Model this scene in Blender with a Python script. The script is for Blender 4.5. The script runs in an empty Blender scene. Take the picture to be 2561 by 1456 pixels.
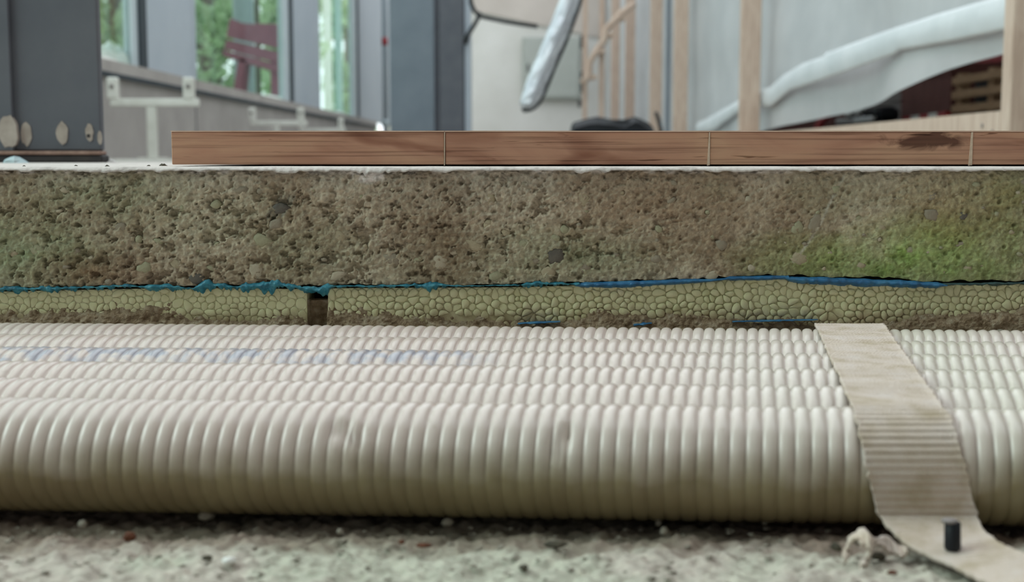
import bpy, math, random
import numpy as np
from mathutils import Vector

random.seed(7)
SC = bpy.context.scene
COL = SC.collection

# ------------------------------------------------------------------ camera
F = 3200.0                       # focal length in pixels of the 2561 x 1456 frame
CAM_H = 0.1465                   # camera height above the trench bottom
PITCH = math.atan((728 - 393) / F)
CP, SP = math.cos(PITCH), math.sin(PITCH)
cam = bpy.data.cameras.new('camera')
cam_o = bpy.data.objects.new('camera', cam)
COL.objects.link(cam_o)
cam.sensor_width = 36.0
cam.lens = F / 2561 * 36.0
cam.clip_start = 0.01
cam_o.location = (0, 0, CAM_H)
cam_o.rotation_euler = (math.pi / 2 - PITCH, 0, 0)
cam.dof.use_dof = True
cam.dof.focus_distance = 0.80
cam.dof.aperture_fstop = 11.0
SC.camera = cam_o

# ------------------------------------------------------------------ light
world = bpy.data.worlds.new('world')
SC.world = world
world.use_nodes = True
wn = world.node_tree.nodes['Background']
wn.inputs[0].default_value = (0.90, 0.96, 1.0, 1)
wn.inputs[1].default_value = 1.5

def area(name, loc, target, size, power, color=(1, 1, 1)):
    l = bpy.data.lights.new(name, 'AREA')
    l.shape = 'RECTANGLE'
    l.size, l.size_y = size
    l.energy = power
    l.color = color
    o = bpy.data.objects.new(name, l)
    COL.objects.link(o)
    o.location = loc
    d = Vector(target) - Vector(loc)
    o.rotation_euler = d.to_track_quat('-Z', 'Y').to_euler()
    return o
area('skylight', (-0.9, 1.6, 3.6), (0.0, 0.7, 0.1), (2.6, 1.8), 14, (1.0, 0.97, 0.94))

area('window_daylight', (-2.6, .3, 1.9), (0.0, .55, .05), (2.0, 1.3), 62, (0.95, 0.98, 1.0))

cy = SC.cycles
cy.max_bounces = 5; cy.diffuse_bounces = 3; cy.glossy_bounces = 2; cy.transmission_bounces = 3; cy.transparent_max_bounces = 8
cy.adaptive_threshold = 0.035
cy.caustics_reflective = False; cy.caustics_refractive = False

vs = SC.view_settings
vs.view_transform = 'Standard'
vs.look = 'None'
vs.gamma = 1.0
vs.exposure = 0.42
vs.use_curve_mapping = False

# ------------------------------------------------------------------ helpers
def ray(x, y):
    u = (x - 1280.5) / F
    v = (728 - y) / F
    return u, CP + v * SP, -SP + v * CP
def atY(x, y, Y):
    a, b, c = ray(x, y); t = Y / b
    return Vector((a * t, Y, CAM_H + c * t))
def atX(x, y, X):
    a, b, c = ray(x, y); t = X / a
    return Vector((X, b * t, CAM_H + c * t))
def atZ(x, y, Z):
    a, b, c = ray(x, y); t = (Z - CAM_H) / c
    return Vector((a * t, b * t, Z))
def zY(y, Y): return atY(1280, y, Y).z
def xY(x, Y, y=560): return atY(x, y, Y).x

def lin(r, g=None, b=None):
    if g is None: g = b = r
    def f(c):
        c /= 255.0
        return c / 12.92 if c <= 0.04045 else ((c + 0.055) / 1.055) ** 2.4
    return (f(r), f(g), f(b), 1)

_T = np.random.RandomState(3).rand(65536)
def _h(ix, iy, seed):
    k = (ix.astype(np.int64) * 73856093) ^ (iy.astype(np.int64) * 19349663) ^ (seed * 83492791)
    k = (k ^ (k >> 13)) * 1274126177
    return _T[(k ^ (k >> 16)) & 65535]
def vnoise(x, y, seed=0):
    ix, iy = np.floor(x), np.floor(y)
    fx, fy = x - ix, y - iy
    fx = fx * fx * (3 - 2 * fx); fy = fy * fy * (3 - 2 * fy)
    a = _h(ix, iy, seed); b = _h(ix + 1, iy, seed); c = _h(ix, iy + 1, seed); d = _h(ix + 1, iy + 1, seed)
    return (a * (1 - fx) + b * fx) * (1 - fy) + (c * (1 - fx) + d * fx) * fy
def fbm(x, y, seed=0, oct=4, gain=0.5):
    s = 0; a = 1; n = 0
    for k in range(oct):
        s = s + a * vnoise(x * 2 ** k + 17.3 * k, y * 2 ** k - 9.1 * k, seed + k)
        n += a; a *= gain
    return s / n
def worley(x, y, seed=0):
    ix, iy = np.floor(x), np.floor(y)
    best = np.full(x.shape, 9.0)
    for dx in (-1, 0, 1):
        for dy in (-1, 0, 1):
            px = ix + dx + _h(ix + dx, iy + dy, seed)
            py = iy + dy + _h(ix + dx, iy + dy, seed + 91)
            best = np.minimum(best, (px - x) ** 2 + (py - y) ** 2)
    return np.sqrt(best)
def sstep(a, b, x):
    t = np.clip((x - a) / (b - a), 0, 1)
    return t * t * (3 - 2 * t)

def props(o, label=None, cat=None, group=None, kind=None):
    if label: o['label'] = label
    if cat: o['category'] = cat
    if group: o['group'] = group
    if kind: o['kind'] = kind
    return o
def link(name, me, mat=None, parent=None, smooth=False):
    if mat is not None and not me.materials: me.materials.append(mat)
    o = bpy.data.objects.new(name, me)
    COL.objects.link(o)
    if parent is not None: o.parent = parent
    if smooth: me.polygons.foreach_set('use_smooth', [True] * len(me.polygons))
    return o
def meshnp(name, v, q):
    me = bpy.data.meshes.new(name)
    v = np.asarray(v, np.float32).reshape(-1, 3); q = np.asarray(q, np.int32)
    k = q.shape[1]
    me.vertices.add(len(v)); me.vertices.foreach_set('co', v.ravel())
    me.loops.add(q.size); me.loops.foreach_set('vertex_index', q.ravel())
    me.polygons.add(len(q))
    me.polygons.foreach_set('loop_start', np.arange(0, q.size, k, dtype=np.int32))
    me.polygons.foreach_set('loop_total', np.full(len(q), k, np.int32))
    me.update(calc_edges=True)
    return me
def gridfaces(nu, nv, flip=False, wrap=False):
    i = np.arange(nu - 1)[:, None]; m = nv if wrap else nv - 1
    j = np.arange(m)[None, :]; j2 = (j + 1) % nv
    a = i * nv + j; b = (i + 1) * nv + j; c = (i + 1) * nv + j2; d = i * nv + j2
    q = np.stack([a, b, c, d], -1).reshape(-1, 4)
    return q[:, ::-1] if flip else q
def grid_obj(name, P, mat, parent=None, flip=False, smooth=True, col=None):
    nu, nv = P.shape[:2]
    me = meshnp(name, P, gridfaces(nu, nv, flip))
    if col is not None:
        a = me.color_attributes.new('tint', 'FLOAT_COLOR', 'POINT')
        c = np.ones((nu * nv, 4), np.float32); c[:, :3] = col.reshape(-1, 3)
        a.data.foreach_set('color', c.ravel())
    return link(name, me, mat, parent, smooth)
def empty(name, loc=(0, 0, 0), rz=0.0):
    o = bpy.data.objects.new(name, None)
    o.empty_display_size = 0.05
    COL.objects.link(o)
    o.location = loc; o.rotation_euler = (0, 0, rz)
    return o

class MB:
    """collects boxes, prisms and tubes into one mesh"""
    def __init__(s): s.v = []; s.f = []
    def add(s, v, f):
        n = len(s.v); s.v += [tuple(p) for p in v]; s.f += [tuple(i + n for i in q) for q in f]; return s
    def hexa(s, p):     # 8 corners: bottom 4 ccw, top 4 ccw
        return s.add(p, [(3, 2, 1, 0), (4, 5, 6, 7), (0, 1, 5, 4), (1, 2, 6, 5), (2, 3, 7, 6), (3, 0, 4, 7)])
    def box(s, a, b, bev=0.0):
        x0, y0, z0 = a; x1, y1, z1 = b
        if bev <= 0:
            return s.hexa([(x0, y0, z0), (x1, y0, z0), (x1, y1, z0), (x0, y1, z0), (x0, y0, z1), (x1, y0, z1), (x1, y1, z1), (x0, y1, z1)])
        e = bev
        ring = [(x0 + e, y0), (x1 - e, y0), (x1, y0 + e), (x1, y1 - e), (x1 - e, y1), (x0 + e, y1), (x0, y1 - e), (x0, y0 + e)]
        cx, cy = (x0 + x1) / 2, (y0 + y1) / 2
        def ins(p):
            return (p[0] + (e if p[0] < cx else -e), p[1] + (e if p[1] < cy else -e))
        rin = [ins(p) for p in ring]
        v = [(p[0], p[1], z0) for p in rin] + [(p[0], p[1], z0 + e) for p in ring] + [(p[0], p[1], z1 - e) for p in ring] + [(p[0], p[1], z1) for p in rin]
        f = [tuple(range(7, -1, -1)), tuple(range(24, 32))]
        for k in range(3):
            for i in range(8):
                j = (i + 1) % 8
                f.append((k * 8 + i, k * 8 + j, k * 8 + 8 + j, k * 8 + 8 + i))
        return s.add(v, f)
    def prism(s, poly, d):    # closed polygon extruded along vector d
        n = len(poly); d = Vector(d)
        v = [Vector(p) for p in poly]; v += [p + d for p in v]
        f = [tuple(range(n - 1, -1, -1)), tuple(range(n, 2 * n))]
        f += [(i, (i + 1) % n, n + (i + 1) % n, n + i) for i in range(n)]
        return s.add(v, f)
    def tube(s, pts, r, n=8):
        pts = [Vector(p) for p in pts]
        rs = r if isinstance(r, (list, tuple)) else [r] * len(pts)
        v = []; up = Vector((0.13, 0.31, 0.94))
        for i, p in enumerate(pts):
            t = (pts[min(i + 1, len(pts) - 1)] - pts[max(i - 1, 0)]).normalized()
            a = t.cross(up)
            if a.length < 1e-4: a = t.cross(Vector((1, 0, 0)))
            a.normalize(); b = t.cross(a)
            v += [p + (a * math.cos(k * 2 * math.pi / n) + b * math.sin(k * 2 * math.pi / n)) * rs[i] for k in range(n)]
        f = []
        for i in range(len(pts) - 1):
            for k in range(n):
                f.append((i * n + k, i * n + (k + 1) % n, (i + 1) * n + (k + 1) % n, (i + 1) * n + k))
        f.append(tuple(range(n - 1, -1, -1))); m = (len(pts) - 1) * n
        f.append(tuple(range(m, m + n)))
        return s.add(v, f)
    def build(s, name, mat, parent=None, smooth=False):
        me = bpy.data.meshes.new(name)
        me.from_pydata(s.v, [], s.f)
        me.update()
        return link(name, me, mat, parent, smooth)

# ------------------------------------------------------------------ materials
def mat(name, cols, scale=40, rough=0.8, stretch=(1, 1, 1), detail=6, bump=0.0, bscale=None, bdist=0.001,
        metallic=0.0, spec=0.5, attr=None, attr_amt=1.0, distortion=0.0, pos=None, sss=0.0, transl=0.0, transp=0.0, coat=0.0):
    m = bpy.data.materials.new(name); m.use_nodes = True
    nt = m.node_tree; N = nt.nodes; L = nt.links
    b = N['Principled BSDF']; out = N['Material Output']
    tc = N.new('ShaderNodeTexCoord')
    mp = N.new('ShaderNodeMapping'); mp.inputs['Scale'].default_value = stretch
    L.new(tc.outputs['Object'], mp.inputs['Vector'])
    nz = N.new('ShaderNodeTexNoise'); nz.inputs['Scale'].default_value = scale
    nz.inputs['Detail'].default_value = detail; nz.inputs['Distortion'].default_value = distortion
    nz.inputs['Roughness'].default_value = 0.6
    L.new(mp.outputs[0], nz.inputs['Vector'])
    cr = N.new('ShaderNodeValToRGB')
    el = cr.color_ramp.elements
    while len(el) < len(cols): el.new(0.5)
    for i, c in enumerate(cols):
        el[i].position = pos[i] if pos else (0.3 + 0.4 * i / max(1, len(cols) - 1))
        el[i].color = c
    L.new(nz.outputs['Fac'], cr.inputs['Fac'])
    colout = cr.outputs['Color']
    if attr:
        at = N.new('ShaderNodeAttribute'); at.attribute_name = attr
        mx = N.new('ShaderNodeMix'); mx.data_type = 'RGBA'; mx.blend_type = 'MULTIPLY'
        mx.inputs[0].default_value = attr_amt
        L.new(colout, mx.inputs[6]); L.new(at.outputs['Color'], mx.inputs[7])
        colout = mx.outputs[2]
    L.new(colout, b.inputs['Base Color'])
    b.inputs['Roughness'].default_value = rough
    b.inputs['Metallic'].default_value = metallic
    b.inputs['Specular IOR Level'].default_value = spec
    b.inputs['Coat Weight'].default_value = coat
    if sss > 0:
        b.inputs['Subsurface Weight'].default_value = sss
        b.inputs['Subsurface Radius'].default_value = (1, .8, .5)
        b.inputs['Subsurface Scale'].default_value = 0.002
    if bump > 0:
        n2 = N.new('ShaderNodeTexNoise'); n2.inputs['Scale'].default_value = bscale or scale * 4
        n2.inputs['Detail'].default_value = 8
        L.new(mp.outputs[0], n2.inputs['Vector'])
        bp = N.new('ShaderNodeBump'); bp.inputs['Strength'].default_value = bump; bp.inputs['Distance'].default_value = bdist
        L.new(n2.outputs['Fac'], bp.inputs['Height']); L.new(bp.outputs[0], b.inputs['Normal'])
    sh = b.outputs[0]
    if transl > 0:
        tl = N.new('ShaderNodeBsdfTranslucent'); L.new(colout, tl.inputs[0])
        ms = N.new('ShaderNodeMixShader'); ms.inputs[0].default_value = transl
        L.new(sh, ms.inputs[1]); L.new(tl.outputs[0], ms.inputs[2]); sh = ms.outputs[0]
    if transp > 0:
        tr = N.new('ShaderNodeBsdfTransparent')
        ms = N.new('ShaderNodeMixShader'); ms.inputs[0].default_value = transp
        L.new(sh, ms.inputs[1]); L.new(tr.outputs[0], ms.inputs[2]); sh = ms.outputs[0]
    L.new(sh, out.inputs['Surface'])
    return m

def stain_foot(m, z0, amp, rgb, amt):
    """brown dirt washed up the foot of a material, uneven rim"""
    nt = m.node_tree; N = nt.nodes; L = nt.links; b = N['Principled BSDF']
    src = b.inputs['Base Color'].links[0].from_socket
    g = N.new('ShaderNodeNewGeometry'); sx = N.new('ShaderNodeSeparateXYZ'); L.new(g.outputs['Position'], sx.inputs[0])
    n = N.new('ShaderNodeTexNoise'); n.inputs['Scale'].default_value = 60; n.inputs['Detail'].default_value = 8; n.inputs['Roughness'].default_value = .7
    L.new(g.outputs['Position'], n.inputs['Vector'])
    ma = N.new('ShaderNodeMath'); ma.operation = 'MULTIPLY_ADD'; ma.inputs[1].default_value = amp
    L.new(n.outputs['Fac'], ma.inputs[0]); L.new(sx.outputs[2], ma.inputs[2])
    mr = N.new('ShaderNodeMapRange'); mr.inputs[1].default_value = z0 + amp * .5 + .005; mr.inputs[2].default_value = z0 + amp * .5 - .005
    mr.inputs[3].default_value = 0; mr.inputs[4].default_value = amt
    L.new(ma.outputs[0], mr.inputs[0])
    x = N.new('ShaderNodeMix'); x.data_type = 'RGBA'; L.new(mr.outputs[0], x.inputs[0]); L.new(src, x.inputs[6]); x.inputs[7].default_value = rgb
    L.new(x.outputs[2], b.inputs['Base Color'])

def glass_mat():
    m = bpy.data.materials.new('window_glass'); m.use_nodes = True
    N = m.node_tree.nodes; L = m.node_tree.links
    N.remove(N['Principled BSDF'])
    tr = N.new('ShaderNodeBsdfTransparent'); tr.inputs[0].default_value = (0.86, 0.95, 0.92, 1)
    gl = N.new('ShaderNodeBsdfGlossy'); gl.inputs['Roughness'].default_value = 0.02
    ms = N.new('ShaderNodeMixShader'); ms.inputs[0].default_value = 0.16
    L.new(tr.outputs[0], ms.inputs[1]); L.new(gl.outputs[0], ms.inputs[2])
    L.new(ms.outputs[0], N['Material Output'].inputs['Surface'])
    return m

m_conc = mat('cut_concrete', [(.72, .72, .72, 1), (1, 1, 1, 1), (1.12, 1.1, 1.06, 1)], scale=260, rough=0.95, bump=0.6, bscale=900, bdist=0.0008, attr='tint', spec=0.2)
m_plain = mat('floor_concrete', [lin(150, 146, 140), lin(172, 168, 160)], scale=6, rough=0.95, bump=0.2, bscale=80, spec=0.2)
m_bed = mat('white_adhesive', [lin(170, 162, 157), lin(204, 196, 191)], scale=90, rough=0.9, bump=0.6, bscale=700, bdist=0.0006, spec=0.2, pos=[.3, .5])
m_eps = mat('foam_bead', [lin(200, 200, 152), lin(218, 214, 172), lin(222, 214, 184)], scale=22, rough=0.75, bump=0.15, bscale=1500, bdist=0.0003, sss=0.0, spec=0.3)
stain_foot(m_eps, zY(790, .792), .030, lin(158, 136, 108), .75)
m_dirt = mat('crumbly_dirt', [lin(118, 98, 76), lin(156, 136, 112), lin(186, 172, 150)], scale=180, rough=1.0, bump=0.9, bscale=1100, bdist=0.001, spec=0.1)
m_ledge = mat('grey_base_concrete', [lin(112, 106, 92), lin(152, 146, 132), lin(172, 166, 152)], scale=150, rough=1.0, bump=0.9, bscale=700, bdist=0.001, spec=0.1)
m_rub = mat('rubble_ground', [(.62, .6, .58, 1), (1, 1, 1, 1), (1.2, 1.2, 1.18, 1)], scale=170, rough=1.0, bump=0.4, bscale=500, bdist=0.001, attr='tint', spec=0.1)
m_peb = mat('pale_pebble', [lin(130, 122, 110), lin(172, 165, 152)], scale=60, rough=0.95, bump=0.4, bscale=600)
m_peb2 = mat('brown_chip', [lin(70, 40, 26), lin(112, 66, 42)], scale=200, rough=0.9, bump=0.4)
m_peb3 = mat('dark_chip', [lin(48, 44, 36), lin(84, 78, 62)], scale=200, rough=0.9, bump=0.4)
m_white = mat('white_chip', [lin(215, 214, 208), lin(240, 240, 236)], scale=100, rough=0.8, bump=0.3)
m_foil_c = mat('cyan_foil', [lin(22, 84, 104), lin(40, 124, 146), lin(84, 156, 170)], scale=220, rough=0.45, bump=0.5, bscale=900, bdist=0.0006)
m_foil_b = mat('blue_foil', [lin(26, 80, 120), lin(38, 104, 150), lin(70, 132, 168)], scale=120, rough=0.38, bump=0.5, bscale=700, bdist=0.0006)
m_foil_d = mat('dull_blue_foil', [lin(40, 66, 70), lin(64, 92, 92)], scale=200, rough=0.6, bump=0.5, bscale=700, bdist=0.0006)
m_strap = mat('cream_webbing', [lin(188, 172, 150), lin(212, 197, 184), lin(218, 206, 198)], scale=60, rough=0.95, bump=0.6, bscale=2600, bdist=0.0005, spec=0.15, stretch=(1, 1, 1))
m_steel = mat('dark_grey_painted_steel', [lin(84, 87, 95), lin(98, 100, 106)], scale=9, rough=0.6, bump=0.05)
m_steel2 = mat('blue_grey_painted_steel', [lin(108, 118, 128), lin(122, 131, 140)], scale=4, rough=0.55)
m_steel3 = mat('dark_steel_base', [lin(34, 34, 40), lin(62, 56, 54)], scale=30, rough=0.7, bump=0.3)
m_rust = mat('rusty_edge', [lin(120, 92, 80), lin(168, 140, 126)], scale=60, rough=0.9, bump=0.3)
m_scrape = mat('scraped_paint', [lin(150, 138, 128), lin(190, 178, 168)], scale=40, rough=0.9, bump=0.3)
m_panel = mat('light_grey_panel', [lin(172, 182, 192), lin(184, 192, 200)], scale=3, rough=0.5)
m_frame = mat('dark_window_gasket', [lin(34, 44, 52), lin(44, 56, 64)], scale=10, rough=0.6)
m_frame2 = mat('pale_window_frame', [lin(186, 198, 204), lin(198, 208, 212)], scale=10, rough=0.5)
m_lowwall = mat('grey_concrete_wall', [lin(154, 148, 144), lin(170, 164, 160)], scale=5, rough=0.9, bump=0.15, bscale=60)
m_cap = mat('concrete_cap', [lin(160, 153, 149), lin(178, 172, 167)], scale=6, rough=0.9, bump=0.15, bscale=60)
m_brk = mat('white_bracket_paint', [lin(196, 194, 186), lin(222, 220, 214)], scale=14, rough=0.6)
m_glass = glass_mat()
m_wall = mat('white_wall_paint', [lin(208, 206, 200), lin(226, 224, 220)], scale=1.5, rough=0.9)
m_beam = mat('beige_beam', [lin(190, 180, 172), lin(206, 196, 188)], scale=2, rough=0.9)
m_door = mat('grey_green_panel', [lin(168, 172, 166), lin(182, 186, 180)], scale=2, rough=0.7)
m_stud = mat('spruce_stud', [lin(184, 158, 140), lin(206, 182, 164), lin(218, 198, 180)], scale=14, rough=0.8, stretch=(6, 6, .6), distortion=.6)
m_sheet = mat('translucent_sheeting', [lin(224, 228, 230), lin(244, 246, 247)], scale=2.5, rough=0.45, transl=0.3, transp=0.07, bump=0.2, bscale=6, bdist=0.05)
m_tape = mat('white_hem_tape', [lin(206, 212, 214), lin(224, 228, 230)], scale=5, rough=0.5, bump=0.2, bscale=14, bdist=0.02)
m_red = mat('red_paint', [lin(150, 26, 36), lin(178, 40, 48)], scale=10, rough=0.5)
m_maroon = mat('maroon_board', [lin(96, 58, 54), lin(116, 74, 68)], scale=5, rough=0.85)
m_chair = mat('red_chair_paint', [lin(136, 78, 94), lin(154, 92, 106)], scale=5, rough=0.6)
m_black = mat('black_plastic', [lin(15, 17, 22), lin(26, 29, 35)], scale=12, rough=0.6, spec=.3)
m_cable = mat('black_cable', [lin(26, 28, 30), lin(44, 46, 48)], scale=12, rough=0.6)
m_silver = mat('silver_foil', [lin(214, 217, 226), lin(244, 246, 250)], scale=8, rough=0.3, metallic=0.35, bump=0.8, bscale=20, bdist=0.02)
m_bagside = mat('grey_bag_side', [lin(176, 178, 186), lin(196, 198, 204)], scale=8, rough=0.6)
m_leaf = mat('green_leaf', [lin(158, 186, 146), lin(194, 214, 174), lin(226, 236, 206)], scale=1.4, rough=0.7, transl=0.45)
m_bark = mat('bark', [lin(84, 74, 62), lin(110, 98, 84)], scale=20, rough=0.9, bump=0.4)
m_grass = mat('lawn', [lin(104, 136, 84), lin(140, 166, 110)], scale=6, rough=1.0)
m_pallet = mat('pallet_wood', [lin(150, 118, 88), lin(178, 146, 114)], scale=14, rough=0.85, stretch=(6, .6, 6))
m_grey = mat('grey_box', [lin(124, 116, 114), lin(140, 132, 130)], scale=5, rough=0.8)
m_metal = mat('bare_metal', [lin(170, 172, 174), lin(200, 202, 204)], scale=10, rough=0.35, metallic=0.7)
m_teal = mat('teal_post', [lin(150, 184, 184), lin(170, 200, 200)], scale=4, rough=0.6)
m_ochre = mat('pale_glue', [lin(200, 176, 152), lin(226, 204, 182)], scale=200, rough=0.8, bump=.3)
m_varn = mat('pale_wood_edge', [lin(196, 160, 138), lin(226, 196, 176)], scale=120, rough=0.7, stretch=(.2, 1, 1))

def wood_mat():
    m = bpy.data.materials.new('oak_block'); m.use_nodes = True
    nt = m.node_tree; N = nt.nodes; L = nt.links; b = N['Principled BSDF']
    tc = N.new('ShaderNodeTexCoord')
    def noise(scale, st, det=6, dist=0.0):
        mp = N.new('ShaderNodeMapping'); mp.inputs['Scale'].default_value = st
        L.new(tc.outputs['Object'], mp.inputs['Vector'])
        n = N.new('ShaderNodeTexNoise'); n.inputs['Scale'].default_value = scale; n.inputs['Detail'].default_value = det
        n.inputs['Distortion'].default_value = dist
        L.new(mp.outputs[0], n.inputs['Vector']); return n
    def ramp(src, stops):
        r = N.new('ShaderNodeValToRGB')
        while len(r.color_ramp.elements) < len(stops): r.color_ramp.elements.new(.5)
        for e, (p, c) in zip(r.color_ramp.elements, stops): e.position = p; e.color = c
        L.new(src, r.inputs[0]); return r
    def mul(a, c, f=1.0):
        x = N.new('ShaderNodeMix'); x.data_type = 'RGBA'; x.blend_type = 'MULTIPLY'; x.inputs[0].default_value = f
        L.new(a, x.inputs[6]); L.new(c, x.inputs[7]); return x.outputs[2]
    base = ramp(noise(24, (.5, 1, 1.6), 4, .8).outputs[0], [(.3, lin(166, 120, 100)), (.5, lin(190, 144, 120)), (.7, lin(200, 158, 130))])
    fine = ramp(noise(120, (.06, 1, 3.5), 8, .4).outputs[0], [(.34, (.55, .5, .48, 1)), (.48, (1, 1, 1, 1)), (.75, (1.1, 1.08, 1.05, 1))])
    crack = ramp(noise(150, (.10, 1, 2.2), 3, 1.2).outputs[0], [(.285, (.3, .24, .2, 1)), (.335, (1, 1, 1, 1))])
    stain = ramp(noise(16, (.7, 1, 2.2), 3, .6).outputs[0], [(.34, (.6, .48, .44, 1)), (.47, (1, 1, 1, 1))])
    c = mul(base.outputs[0], fine.outputs[0], .8)
    c = mul(c, crack.outputs[0], .85)
    c = mul(c, stain.outputs[0], .8)
    # charred patch on the third block
    mp = N.new('ShaderNodeMapping')
    sp = atY(2330, 352, 0.85)
    mp.inputs['Location'].default_value = (-sp.x, 0, -(sp.z - CAM_H + .006))
    L.new(tc.outputs['Object'], mp.inputs['Vector'])
    ms = N.new('ShaderNodeVectorMath'); ms.operation = 'MULTIPLY'; ms.inputs[1].default_value = (26, 0, 100)
    L.new(mp.outputs[0], ms.inputs[0])
    ln = N.new('ShaderNodeVectorMath'); ln.operation = 'LENGTH'; L.new(ms.outputs[0], ln.inputs[0])
    wob = noise(70, (.6, 1, 1.6), 4, 1.0)
    ad = N.new('ShaderNodeMath'); ad.operation = 'MULTIPLY_ADD'; ad.inputs[1].default_value = 1.8; 
    L.new(wob.outputs[0], ad.inputs[0]); L.new(ln.outputs[1], ad.inputs[2])
    burn = ramp(ad.outputs[0], [(.78, (.33, .25, .23, 1)), (.98, (.6, .5, .46, 1)), (1.0, (1, 1, 1, 1))])
    half = N.new('ShaderNodeMath'); half.operation = 'MULTIPLY'; half.inputs[1].default_value = .6
    L.new(ad.outputs[0], half.inputs[0])
    burn = ramp(half.outputs[0], [(.76, (.26, .21, .21, 1)), (1.0, (1, 1, 1, 1))])
    c = mul(c, burn.outputs[0])
    L.new(c, b.inputs['Base Color'])
    b.inputs['Roughness'].default_value = .72; b.inputs['Specular IOR Level'].default_value = .25
    bp = N.new('ShaderNodeBump'); bp.inputs['Strength'].default_value = .5; bp.inputs['Distance'].default_value = .0006
    L.new(fine.outputs[0], bp.inputs['Height']); L.new(bp.outputs[0], b.inputs['Normal'])
    return m
m_wood = wood_mat()

def hose_mat(name, ink=False, tinted=0.0):
    m = bpy.data.materials.new(name); m.use_nodes = True
    nt = m.node_tree; N = nt.nodes; L = nt.links; b = N['Principled BSDF']
    tc = N.new('ShaderNodeTexCoord')
    def noise(scale, st=(1, 1, 1), det=4):
        mp = N.new('ShaderNodeMapping'); mp.inputs['Scale'].default_value = st
        L.new(tc.outputs['Object'], mp.inputs['Vector'])
        n = N.new('ShaderNodeTexNoise'); n.inputs['Scale'].default_value = scale; n.inputs['Detail'].default_value = det
        L.new(mp.outputs[0], n.inputs['Vector']); return n.outputs[0]
    def ramp(src, stops):
        r = N.new('ShaderNodeValToRGB')
        while len(r.color_ramp.elements) < len(stops): r.color_ramp.elements.new(.5)
        for e, (p, c) in zip(r.color_ramp.elements, stops): e.position = p; e.color = c
        L.new(src, r.inputs[0]); return r.outputs[0]
    def mix(f, a, c):
        x = N.new('ShaderNodeMix'); x.data_type = 'RGBA'
        L.new(f, x.inputs[0]); L.new(a, x.inputs[6])
        if isinstance(c, tuple): x.inputs[7].default_value = c
        else: L.new(c, x.inputs[7])
        return x.outputs[2]
    c = ramp(noise(7), [(.35, lin(212, 196, 188)), (.55, lin(211, 200, 191)), (.75, lin(206, 200, 186))])
    spots = ramp(noise(140), [(.66, (0, 0, 0, 1)), (.78, (.35, .35, .35, 1))])
    c = mix(spots, c, lin(150, 138, 116))
    if tinted > 0:
        # olive-brown tint on the lower side, with a noisy, uneven upper rim
        sz = N.new('ShaderNodeSeparateXYZ'); L.new(tc.outputs['Object'], sz.inputs[0])
        rim = N.new('ShaderNodeMath'); rim.operation = 'MULTIPLY_ADD'; rim.inputs[1].default_value = .016
        L.new(noise(48, (1, 1, 1), 6), rim.inputs[0]); L.new(sz.outputs[2], rim.inputs[2])
        mr = N.new('ShaderNodeMapRange'); mr.inputs[1].default_value = .019; mr.inputs[2].default_value = .004
        mr.inputs[3].default_value = 0; mr.inputs[4].default_value = tinted
        L.new(rim.outputs[0], mr.inputs[0])
        c = mix(mr.outputs[0], c, ramp(noise(30, (1, 1, 1), 5), [(.35, lin(120, 104, 68)), (.65, lin(140, 126, 88))]))
    if ink:     # smudged, no longer readable blue print along the crest, left half only
        sx = N.new('ShaderNodeSeparateXYZ'); L.new(tc.outputs['Object'], sx.inputs[0])
        g = ramp(noise(75, (1, 1.2, 1.2), 6), [(.42, (0, 0, 0, 1)), (.58, (1, 1, 1, 1))])
        mr = N.new('ShaderNodeMapRange'); mr.inputs[1].default_value = -.005; mr.inputs[2].default_value = -.03
        mr.inputs[3].default_value = 0; mr.inputs[4].default_value = .45
        L.new(sx.outputs[0], mr.inputs[0])
        zr = N.new('ShaderNodeMapRange'); zr.inputs[1].default_value = .012; zr.inputs[2].default_value = .018
        zr.inputs[3].default_value = 0; zr.inputs[4].default_value = 1
        L.new(sx.outputs[2], zr.inputs[0])
        a = N.new('ShaderNodeMath'); a.operation = 'MULTIPLY'; L.new(g, a.inputs[0]); L.new(mr.outputs[0], a.inputs[1])
        a2 = N.new('ShaderNodeMath'); a2.operation = 'MULTIPLY'; L.new(a.outputs[0], a2.inputs[0]); L.new(zr.outputs[0], a2.inputs[1])
        c = mix(a2.outputs[0], c, lin(112, 140, 176))
    L.new(c, b.inputs['Base Color'])
    b.inputs['Roughness'].default_value = .19
    b.inputs['Specular IOR Level'].default_value = .5
    b.inputs['Subsurface Weight'].default_value = 0.0
    return m
m_hose = hose_mat('cream_hose')
m_hose_d = hose_mat('tinted_cream_hose', tinted=.92)
m_hose_i = hose_mat('printed_cream_hose', ink=True)

# ------------------------------------------------------------------ the setting: ground levels
Z_CT = CAM_H - 0.008          # top of the cut concrete
Z_BED = CAM_H - 0.006         # top of the white adhesive
YF = 0.792                    # cut face of the floor build-up
EXT = 0.80                    # half width built to either side

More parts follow.
